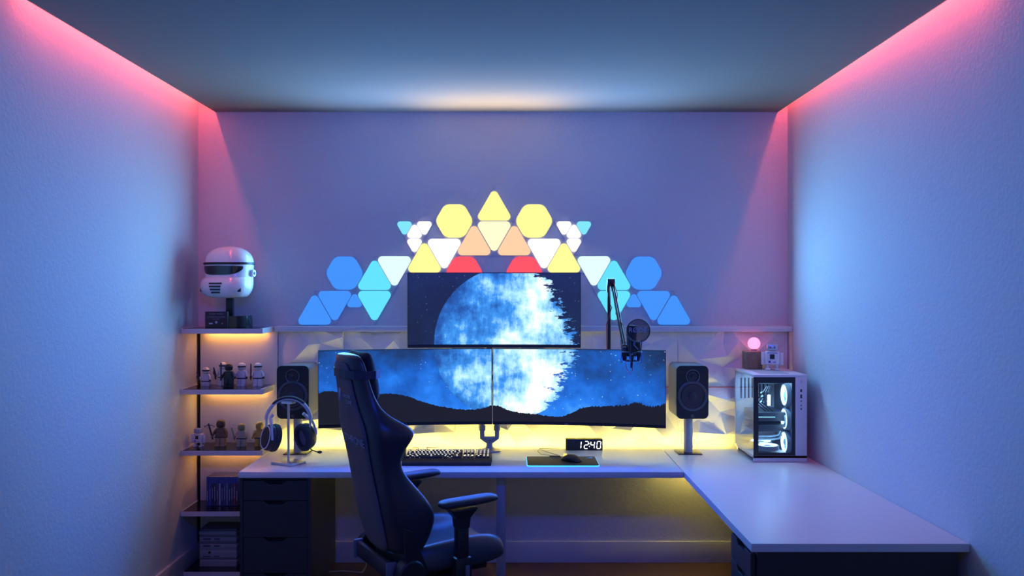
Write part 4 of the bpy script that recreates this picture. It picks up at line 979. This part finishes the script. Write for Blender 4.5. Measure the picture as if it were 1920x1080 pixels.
# armrests
for s in (-1, 1):
    yy = s*.300
    az = .728; a0, a1 = -.110, .175
    pad = MB().loft([[(x, yy-w_, z0), (x, yy-w_, z1-.008), (x, yy-w_*.7, z1), (x, yy+w_*.7, z1), (x, yy+w_, z1-.008), (x, yy+w_, z0), (x, yy, z0-.006)] for x, w_, z0, z1 in
                     ((a0, .030, az-.028, az-.008), (a0+.03, .045, az-.032, az), (-.03, .047, az-.032, az+.001), (.06, .046, az-.031, az+.003), (a1-.05, .046, az-.027, az+.005), (a1-.015, .040, az-.022, az+.004), (a1, .026, az-.018, az-.004))])
    pad.build('arm_pad', mat('arm_pad', (.03, .032, .045), .5), ch, sub=1)
    MB().loft([[(c-a, yy-b_, z), (c+a, yy-b_, z), (c+a, yy+b_, z), (c-a, yy+b_, z)] for c, a, b_, z in ((.0, .030, .026, .60), (.0, .034, .028, .645), (.0, .060, .036, .678), (.0, .066, .038, .688))]).build('arm_bracket', BLACK, ch, smooth=False, bevel=.005)
    MB().box(-.028, .028, yy-.022, yy+.022, .44, .61, .007).build('arm_post', BLACK, ch)
    MB().box(-.040, .040, yy-.030, yy+.026, .335, .475, .012).build('arm_sleeve', BLACK, ch)
    MB().box(.004, .024, yy-.036 if s < 0 else yy+.026, yy-.028 if s < 0 else yy+.034, .37, .44, .002).build('adjuster', _m['bracket_grey'], ch)
    MB().box(-.045, .045, min(s*.14, s*.29), max(s*.14, s*.29), .345, .375, .006).build('arm_bar', BLACK, ch)
# neck pillow and strap
pz = 1.255; pxx = bx_(pz)+.075
pil = []
for z, w_, th in ((pz-.105, .10, .020), (pz-.09, .135, .040), (pz-.03, .135, .050), (pz+.03, .130, .048), (pz+.085, .140, .042), (pz+.115, .150, .022)):
    x0 = bx_(z)+.042; yd = .0; w_ *= .9
    pil.append([(x0-th*.5, -w_*.9, z), (x0-th*.7, 0, z-.015 if z > pz else z), (x0-th*.5, w_*.9, z), (x0+th*.3, w_, z+(.012 if z > pz+.05 else 0)), (x0+th, w_*.6, z), (x0+th*1.05, 0, z-(.015 if z > pz+.05 else 0)), (x0+th, -w_*.6, z), (x0+th*.3, -w_, z+(.012 if z > pz+.05 else 0))])
MB().loft(pil).build('neck_pillow', FABR, ch, sub=2)
z = 1.275; w_ = .160; x0 = bx_(z)-.004
pth = [(x0+.085, -w_*.74), (x0+.05, -w_), (x0-.005, -w_-.004), (x0-.040, -w_*.84), (x0-.060, -w_*.45), (x0-.063, 0), (x0-.060, w_*.45), (x0-.040, w_*.84), (x0-.005, w_+.004), (x0+.05, w_), (x0+.085, w_*.74)]
MB().loft([[(a, b_, z-.018), (a, b_, z+.018), (a*1.0+.003, b_*.985, z+.018), (a+.003, b_*.985, z-.018)] for a, b_ in pth]).build('strap', mat('strap_navy', (.02, .028, .06), .6), ch, smooth=False)
# lettering on the back
zt = .965
tx = Matrix
def chair_text(body, size, z, sx, y=0):
    rot = (PI/2+math.atan(bk_lean), 0, -PI/2)
    text('lettering', body, size, mat('chair_letters', (.34, .34, .44), .6), ch, (bx_(z)-.0665, y, z), rot=rot, ext=.0008, sx=sx, local=True)
chair_text('THRONE', .052, .975, 1.15, -.035)
chair_text('secret', .030, 1.178, 1.2, -.045); chair_text('LAB', .028, 1.150, 1.2, -.065)
q = MB().prism([(.028, 1.205), (.058, 1.205), (.052, 1.175), (.043, 1.150), (.034, 1.175)], bx_(1.18)-.068, bx_(1.18)-.060, 'YZ'); q.build('logo', _m['chair_letters'], ch, smooth=False)
# under-structure
MB().box(-.13, .13, -.10, .10, .315, .357, .01).build('tilt_mechanism', BLACK, ch)
MB().cyl((0, 0, .10), (0, 0, .32), .026).cyl((0, 0, .10), (0, 0, .22), .035).build('gas_lift', BLACK, ch)
MB().tube([(.02, -.10, .335), (.03, -.20, .330), (.035, -.27, .325)], .006).build('lever', BLACK, ch)
for k in range(5):
    a = 2*PI*k/5+.3; c_, s_ = math.cos(a), math.sin(a)
    MB().tube([(.03*c_, .03*s_, .105), (.17*c_, .17*s_, .100), (.315*c_, .315*s_, .075)], [.032, .026, .018], 10).build('base_spoke', BLACK, ch)
    cs = MB()
    for dd in (-.016, .016):
        p = Vector((.315*c_, .315*s_, .030)); nr = Vector((-s_, c_, 0))
        cs.cyl(p+nr*(dd-.009), p+nr*(dd+.009), .030, seg=20)
    cs.cyl((.315*c_, .315*s_, .03), (.315*c_, .315*s_, .08), .009); cs.build('caster', BLACK, ch)
ch.location = (-.372, 4.03, 0); ch.rotation_euler = (0, 0, R0(30))

# white cable on the floor by the baseboard
tag(MB().tube([(X(604, 4.95), 4.98, .004), (X(640, 4.95), 5.0, .004), (X(664, 4.9), 4.98, .004), (X(678, 4.95), 4.97, .004), (X(685, 5.05), 5.07, .005), (X(686, 5.12), 5.15, .03), (X(686, 5.14), 5.156, .12)], .003, 8).build('floor_cable', mat('cable_white', (.5, .48, .46), .5)),
    'thin white cable trailing on floor by the back baseboard', 'cable')
